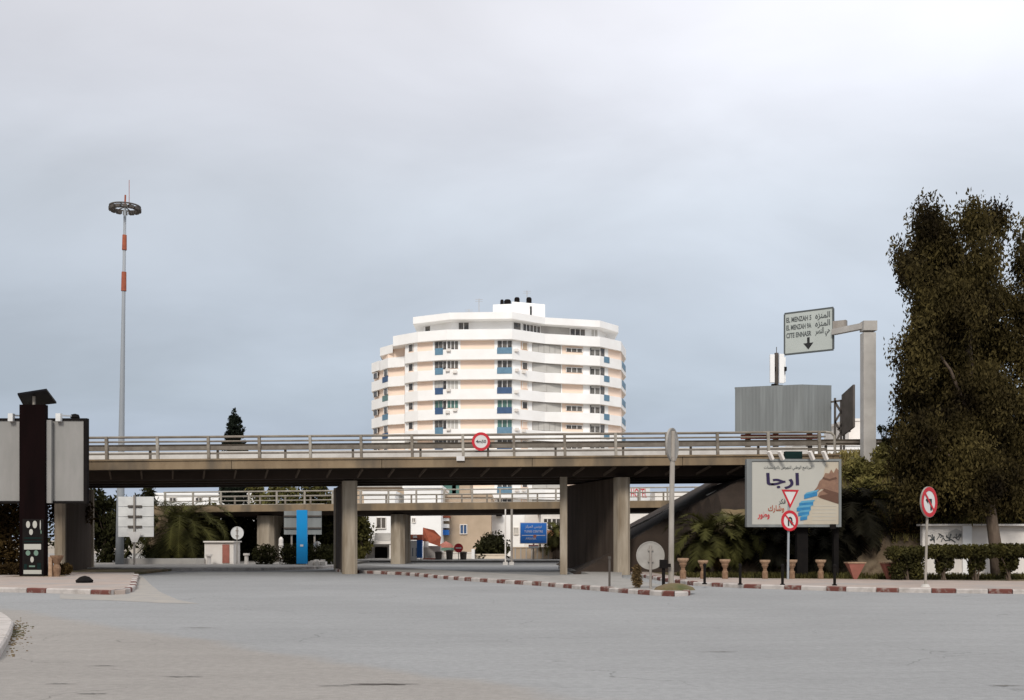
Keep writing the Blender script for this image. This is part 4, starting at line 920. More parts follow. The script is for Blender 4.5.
MB().bx(X(284, 68), X(321.5, 68), 68, 68.08, Z(534.5, 68), Z(511, 68)).build('board', 'sheet', gb)
for y_ in (516, 528): MB().bx(X(284, 68), X(321.5, 68), 67.9, 67.99, Z(y_, 68) - .04, Z(y_, 68) + .04).build('stiffener', 'sheet_dark', gb)
for px_ in (291, 314): MB().tube((X(px_, 68), 68.2, .14), (X(px_, 68), 68.2, Z(512, 68)), .06).build('post', 'galv', gb)
m_ = MB()
for i in range(7): m_.box((X(323 + i * 2, 67), 63 + (i % 3) * .2, .14 + .12), (.3, .25, .22 + .1 * (i % 3)), 0, i)
m_.solo('rubble_heap', 'offwhite', 'little heap of pale rubble at the foot of the bridge pier', 'rubble')

# no entry sign, blue direction sign, lamp poles
ne = thing('no_entry_sign', 'small red no entry sign in front of the white garden wall', 'road sign', (X(458.5, 82.5), 82.5, .12)); c_ = W(458.5, 548, 82.5); u, v, n = face(0)
MB().plate(circ(.34), c_, u, v, n, .03).plate(rect(.42, .11), c_, u, v, n, .02, 1, off=.01).build('sign_plate', ['red', 'signwhite'], ne); MB().tube((c_.x, 82.56, 0), (c_.x, 82.56, c_.z + .2), .03, n=8).build('post', 'galv', ne)
bl = thing('blue_direction_sign', 'large blue direction sign with white lettering on a thin post', 'road sign', (X(533, 83), 83, .12)); c_ = W(533.5, 533, 83)
wS, hS = 26 * 83 / F, 20 * 83 / F
MB().plate(rect(wS, hS), c_, u, v, n, .04).plate(rect(wS + .1, hS + .1), c_, u, v, n, .02, 1, off=-.02).plate(rect(wS * .9, .045, 0, -.18), c_, u, v, n, .02, 1, off=.008).build('sign_plate', ['blue_sign', 'signwhite'], bl)
MB().tube((c_.x, 83.1, .0), (c_.x, 83.1, c_.z), .05, n=8).build('post', 'galv', bl)
text(ar('تونس المركز'), .26, c_ + Vector((0, -.012, .47)), u, v, n, 'signwhite', bl, width=1.25); text('TUNIS CENTRE', .24, c_ + Vector((0, -.012, .12)), u, v, n, 'signwhite', bl, width=1.4); text('ARIANA', .24, c_ + Vector((-.2, -.012, -.42)), u, v, n, 'signwhite', bl, width=.8)
MB().plate(circ(.13), c_ + Vector((.1, -.01, -.25)), u, v, n, .015).build('emblem', 'pinkred', bl)
MB().plate(rect(.75, .24), W(533.5, 546.5, 82.9), u, v, n, .02).plate(rect(.75, .06, 0, .1), W(533.5, 546.5, 82.9), u, v, n, .01, 1, off=.006).build('lower_plate', ['signwhite', 'red'], bl)
for px_, lb_ in ((505.4, 'thinner pale lamp pole left of a pair before the white house'), (511.7, 'thicker grey lamp pole right of a pair before the white house')):
    Y_ = 70.5; r_ = .045 if px_ < 508 else .075
    t = thing('lamp_pole', lb_, 'pole', (X(px_, Y_), Y_, 0), 'twin poles before the white house'); MB().tube((X(px_, Y_), Y_, 0), (X(px_, Y_), Y_, Z(509, Y_)), r_, n=8).build('pole', 'offwhite' if px_ < 508 else 'galv', t); MB().box((X(px_, Y_), Y_, .1), (.3, .3, .2)).build('base', 'conc_light', t)

# ================================================================ RIGHT: BILLBOARD
Yq = 43.5; bb = thing('poster_billboard', 'lit billboard with Arabic slogan and a hand stacking blue blocks', 'billboard', (X(800, Yq), Yq, .1))
xL, xR = X(746.5, Yq), X(841, Yq); zB, zT = Z(527, Yq), Z(459, Yq); wB = xR - xL; hB = zT - zB; cB = Vector(((xL + xR) / 2, Yq, (zB + zT) / 2))
MB().bx(xL, xR, Yq, Yq + .28, zB, zT).build('casing', 'sheet', bb)
u, v, n = face(0); U = wB / 94.5
def b2(px, py): return ((px - 793.75) * U, (493 - py) * U)
pf = MB(); pf.plate([b2(752, 524.5), b2(838.5, 524.5), b2(838.5, 461.8), b2(752, 461.8)], cB, u, v, n, .02, 0, off=.012)
pf.plate([b2(803, 524.3), b2(838.4, 524.3), b2(838.4, 462), b2(826, 462), b2(822, 482), b2(812, 498), b2(806, 512)], cB, u, v, n, .01, 1, off=.018)
po = pf.build('poster', ['poster', 'poster_tan'], bb)
MB().bx(xL, xR, Yq - .05, Yq - .001, zB, zB + .09).bx(xL, xR, Yq - .05, Yq - .001, zT - .09, zT).bx(xL, xL + .2, Yq - .05, Yq - .001, zB + .09, zT - .09).bx(xR - .09, xR, Yq - .05, Yq - .001, zB + .09, zT - .09).build('frame', 'sheet', bb)
hand = [(838.3, 504), (838.3, 470), (836, 468), (833.5, 473), (831, 469.5), (829, 473.5), (825, 473), (823, 478), (819.5, 481), (817, 487), (814, 490.5), (817.5, 492), (821, 489), (823.5, 489.5), (819, 492.5), (817.5, 496.5), (821, 498.5), (826, 500), (832, 501.5)]
h_ = MB(); h_.plate([b2(*q) for q in hand], cB, u, v, n, .01, 0, off=.026)
h_.plate([b2(*q) for q in ((838.3, 493), (830, 490.5), (824, 488.5), (822.5, 491), (828, 494), (820, 495.5), (818.5, 497), (826, 500), (838.3, 504))], cB, u, v, n, .008, 1, off=.030)
h_.plate([b2(*q) for q in ((823, 477), (829, 479), (836, 477), (837, 479), (829, 481), (822, 479))], cB, u, v, n, .008, 1, off=.030)
h_.build('printed_hand', ['skin', 'skin_dark'], po)
bk = MB()
def blk(x, y, w_, hh, sl): bk.plate([b2(x, y), b2(x + w_, y - sl), b2(x + w_, y - sl + hh), b2(x, y + hh)], cB, u, v, n, .01, 0, off=.034); bk.plate([b2(x, y), b2(x + 2.4, y - 2.2), b2(x + w_ + 2, y - sl - 2.2), b2(x + w_, y - sl)], cB, u, v, n, .008, 1, off=.036)
blk(804, 494.8, 13, 4.2, 3.2); blk(799, 503.2, 14, 3.4, 1.2); blk(796.5, 508, 14, 3.4, 1.2); blk(798, 512.8, 11, 3.4, 1.2); blk(800, 517.4, 7, 3.2, 1)
bk.build('printed_blocks', ['block', 'block_d'], po)
text(ar('ارجا'), 1.02, cB + u * b2(782.5, 0)[0] + v * b2(0, 481)[1] + n * .02, u, v, n, 'ink_blue', po, bold=.03, width=33 * U, vs=.62)
text(ar('البرنامج الوطني للنهوض بالمؤسسات'), .20, cB + u * b2(788, 0)[0] + v * b2(0, 468)[1] + n * .02, u, v, n, 'ink_grey', po, width=48 * U, vs=.8)
text(ar('غير') if 'غ' in FORMS else ar('فكر'), .26, cB + u * b2(782, 0)[0] + v * b2(0, 502)[1] + n * .02, u, v, n, 'ink_grey', po, bold=.004, width=7 * U)
text(ar('وشارك'), .30, cB + u * b2(776, 0)[0] + v * b2(0, 509)[1] + n * .02, u, v, n, 'red_roof', po, bold=.006, width=16 * U)
text(ar('وطور'), .32, cB + u * b2(763.5, 0)[0] + v * b2(0, 515.5)[1] + n * .02, u, v, n, 'red', po, bold=.008, width=12 * U)
ln = MB()
for i in range(5): ln.plate(rect(24 * U, .018, *b2(824, 506 + i * 3.5)), cB, u, v, n, .008, 0, off=.026)
ln.build('printed_lines', 'poster', po)
lpb = []
for px_ in (768, 778.5, 808.5, 822):
    p = W(px_, 460, Yq); m_ = MB().path([(p.x + .12, Yq + .1, zT - .02), (p.x + .05, Yq - .1, zT + .22), (p.x - .02, Yq - .3, zT + .24)], .03, 6)
    ao = m_.build('lamp_arm', 'black', bb); MB().beam((p.x - .06, Yq - .38, zT + .27), (p.x + .10, Yq - .30, zT - .05), .16, .1).build('lamp_head', 'offwhite', ao)
MB().bx(X(785, Yq), X(802, Yq), Yq - .05, Yq + .2, zT + .003, zT + .30).build('control_box', 'green_box', bb)
MB().bx(X(799, Yq), X(810, Yq), Yq + .29, Yq + .65, .1, zT - .3).build('post', 'black', bb); MB().bx(X(836, Yq), X(841, Yq), Yq + .29, Yq + .55, .1, zT - .6).build('post', 'black', bb)
MB().box((X(832, Yq), Yq - .12, zB + .02), (.22, .12, .18)).build('junction_box', 'black', bb)
# no u-turn and give way sign
Yu = 41.4; us = thing('no_u_turn_sign', 'no u-turn disc below a give way triangle on a blue grey post', 'road sign', (X(788, Yu), Yu, .125)); u, v, n = face(24); cu_ = W(789.8, 520.7, Yu)
MB().plate(circ(.37), cu_, u, v, n, .03).ring(.39, .285, cu_, u, v, n, .03, 1, off=.012).build('prohibition_disc', ['signwhite', 'red'], us)
m_ = MB(); arr = [(-.09, -.2), (-.09, .06), (-.05, .13), (.03, .15), (.10, .10), (.12, .02), (.12, -.06), (.17, -.06), (.09, -.18), (.0, -.06), (.06, -.06), (.06, .02), (.03, .07), (-.01, .075), (-.03, .04), (-.03, -.2)]
m_.plate(arr, cu_, u, v, n, .01, 0, off=.010); m_.plate([(-.24, .20), (-.20, .24), (.24, -.20), (.20, -.24)], cu_, u, v, n, .01, 1, off=.016); m_.build('symbol', ['ink', 'red'], us)
ct_ = W(790.2, 495.8, Yu); tr_ = [(0, -.44), (.38, .22), (-.38, .22)]
MB().plate(tr_, ct_, u, v, n, .03).ring(.46, .32, ct_ + Vector((0, 0, -.0)), u, v, n, .02, 1, off=.012, tri=True).build('give_way_triangle', ['signwhite', 'red'], us)
MB().tube((X(788.5, Yu), Yu + .08, .125), (X(789.5, Yu), Yu + .08, ct_.z + .2), .045, n=8).build('post', 'mast', us)
# no left turn sign, far right
Yr = 34.4; nl = thing('no_left_turn_sign', 'no left turn disc turned sideways on a pale post before the hedge', 'road sign', (X(926.5, Yr), Yr, .125)); cu_ = W(929.3, 502, Yr); u, v, n = face(21 + 62); 
u, v, n = face(22 - 22 + 40)
MB().plate(circ(.46), cu_, u, v, n, .03).ring(.47, .35, cu_, u, v, n, .03, 1, off=.012).ring(.485, .47, cu_, u, v, n, .05, 2, off=.005).build('sign_plate', ['signwhite', 'red', 'galv'], nl)
m_ = MB(); m_.plate([(.06, -.26), (.14, -.26), (.14, .1), (-.08, .1), (-.08, .17), (-.22, .06), (-.08, -.05), (-.08, .02), (.06, .02)], cu_, u, v, n, .01, 0, off=.010); m_.plate([(-.27, .22), (-.22, .27), (.27, -.22), (.22, -.27)], cu_, u, v, n, .01, 1, off=.016); m_.build('symbol', ['ink', 'red'], nl)
MB().tube((X(926.3, Yr), Yr + .08, .125), (X(928.8, Yr), Yr + .08, cu_.z + .3), .04, n=8).build('post', 'post', nl)
MB().lathe([(.16, 0), (.1, .1)], (X(926.3, Yr), Yr + .08, .12), 10).build('foot', 'conc_light', nl)
# island signs seen from behind
disc_back('large round sign back low on the island tip', 650.6, 555.5, .43, 33.3, base=.12, pr=.04, top=-.2)
Yt = 33.2; tp = thing('tall_post_sign', 'very tall galvanised post carrying a round sign seen edge on', 'road sign', (X(672, Yt), Yt, .12)); c_ = W(673.3, 444.5, Yt); u, v, n = face(66 + 9)
u, v, n = face(62)
MB().plate(circ(.50), c_ + Vector((0, .08, 0)), u, v, n, .04).ring(.51, .46, c_ + Vector((0, .08, 0)), u, v, n, .06, 0, off=.01).build('sign_plate', 'signgrey', tp)
MB().path([(X(671, Yt), Yt, .12), (X(671.5, Yt), Yt, 2.5), (X(673, Yt), Yt, Z(431, Yt))], [.085, .08, .07], 10).build('post', 'post', tp)
MB().beam(c_ + Vector((-.02, .0, -.4)), c_ + Vector((-.02, .0, .42)), .05, .06).build('stiffener', 'sheet_dark', tp)
MB().lathe([(.1, 0), (.1, .12)], (X(672.9, Yt), Yt, Z(461, Yt)), 10).build('collar', 'galv', tp)
MB().lathe([(.62, 0), (.55, .08), (.3, .17), (.1, .2)], (X(675, 32.6), 32.7, .12), 14).solo('earth_mound', 'soil', 'small reddish earth mound around the tall sign post', 'mound')
m_ = MB(); m_.tube((X(663.5, 33), 33, .12), (X(663.5, 33), 33, .75), .05, n=8); m_.box((X(663.5, 33), 33, .88), (.22, .2, .26)); m_.box((X(668, 33), 33, .84), (.16, .1, .1))
m_.solo('bollard_lamp', 'black', 'dark bollard with boxy head beside the tall sign post', 'bollard')
m_ = MB(); m_.tube((X(609.5, 35), 35, .12), (X(609.5, 35), 35, 1.0), .035, n=8); m_.lathe([(.05, 0), (.05, .08)], (X(609.5, 35), 35, 1.0), 8); m_.solo('thin_post', 'sheet_dark', 'thin dark post with short cap on the island kerb', 'post')
# dry bush on the island
def bush(name, label, cat, blobs, n, ln_, wd_, leaf, base, stem=True, group=None, clump=0.0, shell=.3, droop=0):
    t = thing(name, label, cat, base, group)
    if stem:
        m_ = MB()
        for b in blobs[:6]:
            p0 = Vector(base) + Vector((random.uniform(-.08, .08), random.uniform(-.08, .08), -.02)); m_.path([p0, p0.lerp(Vector(b[:3]), .5) + Vector((0, 0, .1)), Vector(b[:3])], [.035, .025, .012], 6)
        m_.build('stems', 'bark', t)
    V, T_ = leaf_quads(blobs, n, ln_, wd_, droop, shell, clump); V[:, :, 2] = np.maximum(V[:, :, 2], base[2] - .02); quads_obj('foliage', V, leaf, t, T_); return t
cx_ = X(637, 34.0)
bush('dry_shrub', 'stubby dry tan shrub standing on the island tip', 'shrub', [(cx_, 34, .42, .17, .17, .34), (cx_, 34, .7, .14, .14, .14)], 900, .12, .03, 'leaf_dry', (cx_, 34, .12))
# black pavement bollards
bo = None
for i, (px_, lb_) in enumerate(((704.6, 'thin black bollard nearest the island'), (740.2, 'thin black bollard below the left edge of the poster billboard'), (782.5, 'thin black bollard just left of the no u-turn post'), (834.6, 'thin black bollard below the right edge of the poster billboard'))):
    Yk = 36.7 - i * .35
    if bo is None:
        m_ = MB(); m_.tube((0, 0, 0), (0, 0, .6), .045, n=10); m_.lathe([(.06, .6), (.06, .66), (.02, .7)], (0, 0, 0), 10); m_.lathe([(.08, 0), (.08, .04)], (0, 0, 0), 10); o_ = bo = m_.build('bollard', 'black')
    else: o_ = bo.copy(); COL.objects.link(o_)
    o_.location = (X(px_, Yk), Yk, .125); tag(o_, lb_, 'bollard', 'black bollards along the kerb')
# urns
def urn_mesh(s_):
    body = MB().lathe([(.17 * s_, 0), (.17 * s_, .3 * s_), (.12 * s_, .34 * s_), (.10 * s_, .42 * s_), (.2 * s_, .56 * s_), (.18 * s_, .62 * s_)], (0, 0, 0), 14)
    rim = MB().lathe([(.19 * s_, .62 * s_), (.30 * s_, .72 * s_), (.31 * s_, .80 * s_), (.22 * s_, .80 * s_)], (0, 0, 0), 14)
    return body, rim
proto = None
for px_, lb_, sc_ in ((683, 'pale urn planter just right of the tall sign post', 1.06), (703, 'dark terracotta urn under the left palm', .95), (725, 'broad pale rimmed urn between the two palms', 1.0), (765, 'slim urn planter below the poster billboard text', .97), (792, 'urn planter right behind the no u-turn post', .98), (820.7, 'orange urn planter below the printed hand', .98)):
    Yk = 41.9
    if proto is None:
        t = thing('urn_planter', lb_, 'urn', (X(px_, Yk), Yk, .12), 'terracotta urns along the pavement'); b_, r_ = urn_mesh(1.0)
        b_.v = [p + t.location for p in b_.v]; r_.v = [p + t.location for p in r_.v]; b_.build('pedestal', 'terra', t); r_.build('bowl', 'terra_rim', t); proto = t
    else: t = copy_tree(proto); t.location = (X(px_, Yk), Yk, .12)
    t.scale = (sc_ * .68, sc_ * .68, sc_ * .93); tag(t, lb_, 'urn')
for px_, lb_, w_ in ((855, 'red inverted pyramid planter right of the billboard', .62), (888.5, 'narrower brownish pyramid planter against the hedge', .5)):
    Yk = 41.5; x_ = X(px_, Yk); m_ = MB(); m_.add([(x_ - w_ / 2, Yk - .25, .72), (x_ + w_ / 2, Yk - .25, .72), (x_ + w_ / 2, Yk + .25, .72), (x_ - w_ / 2, Yk + .25, .72), (x_ - .06, Yk - .05, .12), (x_ + .06, Yk - .05, .12), (x_ + .06, Yk + .05, .12), (x_ - .06, Yk + .05, .12)], [(0, 1, 2, 3), (7, 6, 5, 4), (4, 5, 1, 0), (5, 6, 2, 1), (6, 7, 3, 2), (7, 4, 0, 3)], 0)
    m_.box((x_, Yk, .745), (w_ + .06, .56, .045), 1); m_.solo('pyramid_planter', ['pinkred', 'terra_rim'], lb_, 'planter', 'pyramid planters')

# ================================================================ GANTRY SIGN ON THE BANK
A = Vector((X(868, 48.6), 48.6, 0)); zA = emb_h(X(868, 48.6), 48.6) - .15; dr = Vector((-.51, .86, 0)).normalized()
gt = thing('gantry_sign', 'overhead destination sign on a pale cantilever post beside the bridge', 'road sign', (A.x, A.y, zA))
zTop = Z(322, 48.6)
MB().prism([(A.x - .27, 48.35), (A.x + .27, 48.35), (A.x + .27, 48.85), (A.x - .27, 48.85)], zA, zTop - .5).build('post', 'conc_light', gt)
MB().box((A.x + .02, 48.6, zTop - .2), (.60, .56, .42)).build('post_head', 'conc_light', gt)
a0 = A + Vector((-.2, 0, zTop - .18)); e0 = A + dr * 2.0 + Vector((0, 0, zTop - .12))
MB().beam(a0, e0, .26, .26).build('arm', 'conc_light', gt)
# sign plate between two measured edges
pr = Vector((X(833, 50.37), 50.37, 0)); pl = Vector((X(784.5, 51.75), 51.75, 0)); us_ = (pr - pl).normalized(); ns_ = Vector((us_.y, -us_.x, 0)); wg = (pr - pl).length
z1_, z0_ = Z(307.5, 50.37), Z(349.5, 50.37); hg = z1_ - z0_; cg = (pr + pl) / 2 + Vector((0, 0, (z1_ + z0_) / 2))
MB().plate(rect(wg, hg), cg, us_, UP, ns_, .06).build('sign_plate', 'gantry_sign', gt)
MB().plate(rect(wg, .07, 0, hg / 2), cg, us_, UP, ns_, .1, off=.012).plate(rect(wg, .07, 0, -hg / 2), cg, us_, UP, ns_, .1, off=.012).plate(rect(.07, hg - .07, wg / 2), cg, us_, UP, ns_, .1, off=.012).plate(rect(.07, hg - .07, -wg / 2), cg, us_, UP, ns_, .1, off=.012).build('sign_border', 'ink_grey', gt)
for i, (la, aa) in enumerate((('EL MENZAH 5', 'المنزه'), ('EL MENZAH 9A', 'المنزه'), ('CITE ENNASR', 'حي النصر'))):
    zz = hg * (.33 - i * .19); text(la, .32, cg + us_ * (-wg * .20) + UP * zz, us_, UP, ns_, 'ink_grey', gt, width=wg * .52, bold=.008); text(ar(aa), .37, cg + us_ * (wg * .29) + UP * zz, us_, UP, ns_, 'ink_grey', gt, width=wg * .30, bold=.008)
MB().plate([(-.06, .28), (.06, .28), (.06, .02), (.24, .02), (0, -.28), (-.24, .02), (-.06, .02)], cg + UP * (-hg * .29), us_, UP, ns_, .01, off=.012).build('arrow', 'ink', gt)
MB().beam(cg + us_ * (wg / 2) + UP * .15 - ns_ * .06, cg + us_ * (wg / 2 + .6) + UP * .15 - ns_ * .1, .25, .35).build('bracket', 'galv', gt)

# rear billboard with mast
Yz = 80.0; rb_ = thing('sheet_metal_billboard', 'big grey corrugated sheet metal hoarding standing beyond the bridge', 'billboard', (X(785, Yz), Yz + 1, 0))
def corr(a, b, za, zb, k, name, mt):
    m_ = MB(); d = (b - a); n_ = Vector((d.y, -d.x, 0)).normalized(); vs = []; fs = []
    for i in range(k + 1):
        p = a + d * i / k + n_ * (.008 if i % 2 else -.008); vs += [(p.x, p.y, za), (p.x, p.y, zb)]
    for i in range(k): fs.append((2 * i, 2 * i + 2, 2 * i + 3, 2 * i + 1))
    m_.add(vs, fs); m_.beam(a + Vector((0, .1, zb)), b + Vector((0, .1, zb)), .12, .12); m_.beam(a + Vector((0, .1, za)), b + Vector((0, .1, za)), .12, .12)
    return m_.build(name, mt, rb_)
zt_, zb_ = Z(388, Yz), Z(433, Yz)
corr(Vector((X(735, Yz), Yz, 0)), Vector((X(803, Yz - 1.5), Yz - 1.5, 0)), zb_, zt_, 40, 'front_sheet', 'sheet'); corr(Vector((X(803, Yz - 1.5), Yz - 1.45, 0)), Vector((X(831.5, Yz - 1.0), Yz - 1.0, 0)), zb_, zt_, 18, 'side_sheet', 'sheet')
MB().bx(X(742, Yz), X(822, Yz), Yz + .2, Yz + .5, Z(438.5, Yz), Z(434, Yz)).build('catwalk', 'red_roof', rb_)
for px_ in (750, 778, 812): MB().beam((X(px_, Yz), Yz + 1.0, 0), (X(px_, Yz), Yz + .6, zt_ - .2), .35, .35).build('post', 'sheet_dark', rb_)
sp_ = MB(); a, b = W(841.5, 395, 78), W(853, 384.5, 76); c, d = W(853, 427, 76), W(841.5, 436, 78)
a, b, c, d = [Vector(q) for q in (a, b, c, d)]; nn = (b - a).cross(d - a).normalized() * .15
sp_.add([a, b, c, d, a + nn, b + nn, c + nn, d + nn], [(0, 1, 2, 3), (7, 6, 5, 4), (0, 4, 5, 1), (1, 5, 6, 2), (2, 6, 7, 3), (3, 7, 4, 0)]); sp_.build('end_panel', 'sheet_dark', rb_)
m_ = MB()
for (p0, p1) in (((831, 402), (852, 399)), ((835, 398), (835, 452)), ((841, 400), (841, 452)), ((835, 402), (841, 412)), ((841, 412), (835, 422)), ((835, 422), (841, 432)), ((841, 432), (835, 444)), ((848, 414), (838, 430)), ((843, 420), (850, 432)), ((844, 430), (844, 452))): m_.beam(W(*p0, 78.5), W(*p1, 78.5), .13, .13)
m_.build('lattice_truss', 'sheet_dark', rb_)
for q in (835, 841): MB().beam((X(q, 78.5), 78.5, 0), (X(q, 78.5), 78.5, Z(452, 78.5)), .2, .2).build('post', 'sheet_dark', rb_)
an = thing('cell_antenna_mast', 'mobile phone mast with white panel antennas above the grey hoarding', 'antenna', (X(776, 84), 84, 0))
MB().tube((X(776.5, 84), 84, 0), (X(776.5, 84), 84, Z(353, 84)), .16, n=10).tube((X(776.5, 84), 84, Z(353, 84)), (X(776.5, 84), 84, Z(347, 84)), .03, n=5).build('mast', 'sheet_dark', an)
for px_, t_, b_, w_, yo in ((771.5, 355, 383, .34, -.1), (780, 355, 384, .36, -.35), (784.5, 357, 382, .22, .3)): MB().bx(X(px_, 84) - w_ / 2, X(px_, 84) + w_ / 2, 83.8 + yo, 84 + yo, Z(b_, 84), Z(t_, 84)).build('panel_antenna', 'white', an)
for px_, py_ in ((773, 369), (784, 369), (774, 386), (780, 387)): MB().box(W(px_, py_, 83.9), (.36, .3, .3)).build('radio_unit', 'black', an)

# graffiti wall
wr = thing('graffiti_wall', 'whitewashed roadside wall with black graffiti behind the hedge', 'wall', (X(990, 44.5), 44.5, .1))
xw0, xc, xw1 = X(922.5, 44.5), X(966, 44.5), X(1200, 44.5); zw = Z(526, 44.5)
MB().bx(xw0, xc, 44.5, 44.75, 0, zw).build('wall_face', 'offwhite', wr); MB().bx(xc + .01, xw1, 44.62, 44.85, 0, zw).build('wall_face', 'offwhite', wr)
MB().bx(xc - .18, xc + .18, 44.36, 44.499, 0, zw).build('pilaster', 'white', wr); MB().bx(xw0 - .1, xw1, 44.3, 44.9, zw + .002, zw + .08).build('coping', 'offwhite', wr)
u, v, n = face(0); rs = random.Random(5); m_ = MB()
x_ = X(927, 44.5)
for i in range(10):
    z_ = Z(539, 44.5) + rs.uniform(-.05, .05); pts = [(x_ + rs.uniform(-.12, .2) * j * .5 + .05 * j, 44.47, z_ + rs.uniform(-.12, .2)) for j in range(4)]; m_.path(pts, .018, 4); x_ += .13
x_ = X(943, 44.5)
m_.build('graffiti', 'ink_grey', wr)
m_ = MB().plate([(0, 0), (.7, .02), (.75, .22), (.4, .38), (.12, .25)], (X(946, 44.5), 44.49, Z(538, 44.5)), u, v, n, .008, off=.004); m_.build('paint_patch', 'greywall', wr)

# ================================================================ VEGETATION
def px_blob(px, py, r, Y, dep=1.0, sy=1.0): c = W(px, py, Y); q = r * Y / F; return (c.x, c.y, c.z, q, q * dep, q * sy)
# big tree right
Yk = 43.6
lob = [(925, 222, 20), (938, 240, 22), (972, 222, 18), (992, 222, 17), (896, 252, 7), (901, 266, 8), (907, 280, 9), (914, 270, 10), (918, 262, 22), (945, 262, 26), (982, 262, 22), (921, 302, 14), (932, 298, 20), (960, 300, 36), (990, 300, 22), (925, 335, 24), (900, 352, 11), (915, 368, 20), (945, 345, 30), (985, 345, 32), (912, 395, 20), (935, 395, 28), (975, 395, 38), (903, 430, 13), (918, 435, 24), (950, 440, 34), (990, 440, 34), (910, 475, 18), (930, 480, 26), (965, 480, 34), (1000, 480, 26), (905, 505, 12), (925, 512, 20), (955, 515, 22), (1010, 510, 22), (940, 420, 30), (960, 370, 34), (955, 300, 30), (965, 440, 36), (945, 490, 26), (980, 500, 26), (905, 455, 16), (1015, 515, 16), (1000, 400, 24), (938, 290, 24)]
rs = random.Random(9); bl_ = []
for (a, b, c) in lob:
    yo = rs.uniform(-1.4, 2.6); bl_.append(px_blob(a + (c < 24) * 2, min(b, 503 - c * .9), c * .84, Yk + yo + .6, 1.0, 1.05))
tb = (X(998, 43.2), 43.2, .1)
tree('large_dark_tree', 'huge dark drooping tree overhanging the whitewashed wall', 'tree', tb, [tb, (X(995, 43.3), 43.3, 1.5), (X(990, 43.4), 43.4, 2.9), (X(975, 44), 44, 6), (X(968, 44.4), 44.4, 9.5), (X(962, 44.4), 44.4, 13)], bl_, 210000, .17, .07, 'leaf_euc', droop=.8, shell=0.0, clump=.24, tr_r=.27)
lob = [(1022, 235, 10), (1030, 260, 20), (1018, 300, 12), (1035, 310, 30), (1024, 345, 22), (1045, 370, 36), (1030, 420, 30), (1045, 460, 36), (1028, 490, 24), (1060, 250, 26), (1070, 330, 36), (1075, 420, 40)]
bl_ = [px_blob(a, b, c * .95, 46 + rs.uniform(-1, 2), 1.0, 1.15) for a, b, c in lob]; tb = (X(1050, 46), 46, .1)
tree('dark_tree', 'second dark tree cut by the right edge of the view', 'tree', tb, [tb, (X(1050, 46), 46, 5), (X(1045, 46), 46, 12)], bl_, 70000, .17, .07, 'leaf_euc', droop=.8, shell=0.0, clump=.24, tr_r=.25)
# scrubby trees on the bank between
tb = (X(885, 49.2), 49.2, 5.2)
tree('small_bank_tree', 'thin feathery sapling on top of the bank beside the gantry post', 'tree', tb, [tb, (tb[0], 49.2, 5.9), (tb[0] + .1, 49.2, 6.6)], [px_blob(885, 430, 5, 49.2), px_blob(889, 440, 8, 49.2), px_blob(884, 447, 6, 49.2)], 900, .2, .05, 'leaf_dark', tr_r=.05, clump=.12)
for i, (a, b, c, Y_, lf, lb_) in enumerate(((858, 468, 11, 48.0, 'leaf_bank', 'small green shrub on the bank just right of the billboard corner'), (868, 488, 12, 47.4, 'leaf_bank', 'spreading light green shrub beside the drain channel'), (882, 454, 7, 48.4, 'leaf_bank', 'low shrub at the foot of the gantry post'), (880, 470, 13, 47.9, 'leaf_bank', 'yellow green shrub high on the bank below the gantry post'), (892, 500, 15, 46.9, 'leaf_bank', 'olive shrub half way down the bank'), (905, 525, 15, 45.6, 'leaf_brown', 'brownish shrub at the left end of the whitewashed wall'), (955, 505, 22, 47.2, 'leaf_brown', 'brown undergrowth shrub behind the whitewashed wall'), (1010, 512, 18, 47, 'leaf_bank', 'light olive shrub behind the wall right of the tree trunk'))):
    c_ = W(a, b, Y_); bz = max(.05, emb_h(c_.x, Y_) - .05)
    bush('shrub', lb_, 'shrub', [px_blob(a, b, c, Y_, 1, .8), px_blob(a - c * .6, b + c * .5, c * .6, Y_), px_blob(a + c * .6, b + c * .4, c * .7, Y_)], 2600, .2, .07, lf, (c_.x, Y_, bz), clump=.14)
# hedge bushes
hedge = [(907, 19, 545, 'leaf_hedge'), (944, 17, 544, 'leaf_hedge'), (976, 15, 544, 'leaf_hedge'), (1009, 17, 543, 'leaf_hedge')]
names = ['solid square cut hedge bush left of the sign post', 'hedge bush with bare gaps right of the sign post', 'hedge bush on thin stems under the pilaster', 'hedge bush at the right edge below the tree trunk']
for (px_, hw, tp_, lf), lb_ in zip(hedge, names):
    Y_ = 40.6; c_ = X(px_, Y_); zt_ = Z(tp_, Y_); hwm = hw * Y_ / F; full = px_ == 907
    if px_ == 868: zt_ = .75
    bls = []
    for i in range(4):
        for j in range(2): bls.append((c_ - hwm + hwm * 2 * (i + .5) / 4, Y_ + (j - .5) * .4, zt_ - (.28 if not full else .3), hwm * .33, .32, .28))
    if full or px_ == 868: bls += [(c_ - hwm * .5, Y_, .5, hwm * .5, .35, .45), (c_ + hwm * .5, Y_, .5, hwm * .5, .35, .45), (c_, Y_, .8, hwm * .6, .35, .4)]
    else: bls += [(c_, Y_, .8, hwm * .55, .3, .4), (c_ - hwm * .3, Y_, .6, .14, .14, .35), (c_ + hwm * .35, Y_, .75, .15, .15, .3)]
    bush('hedge_bush', lb_, 'hedge', bls, 5200, .11, .06, lf, (c_, Y_, .1), group='clipped bushes before the wall', shell=.2)
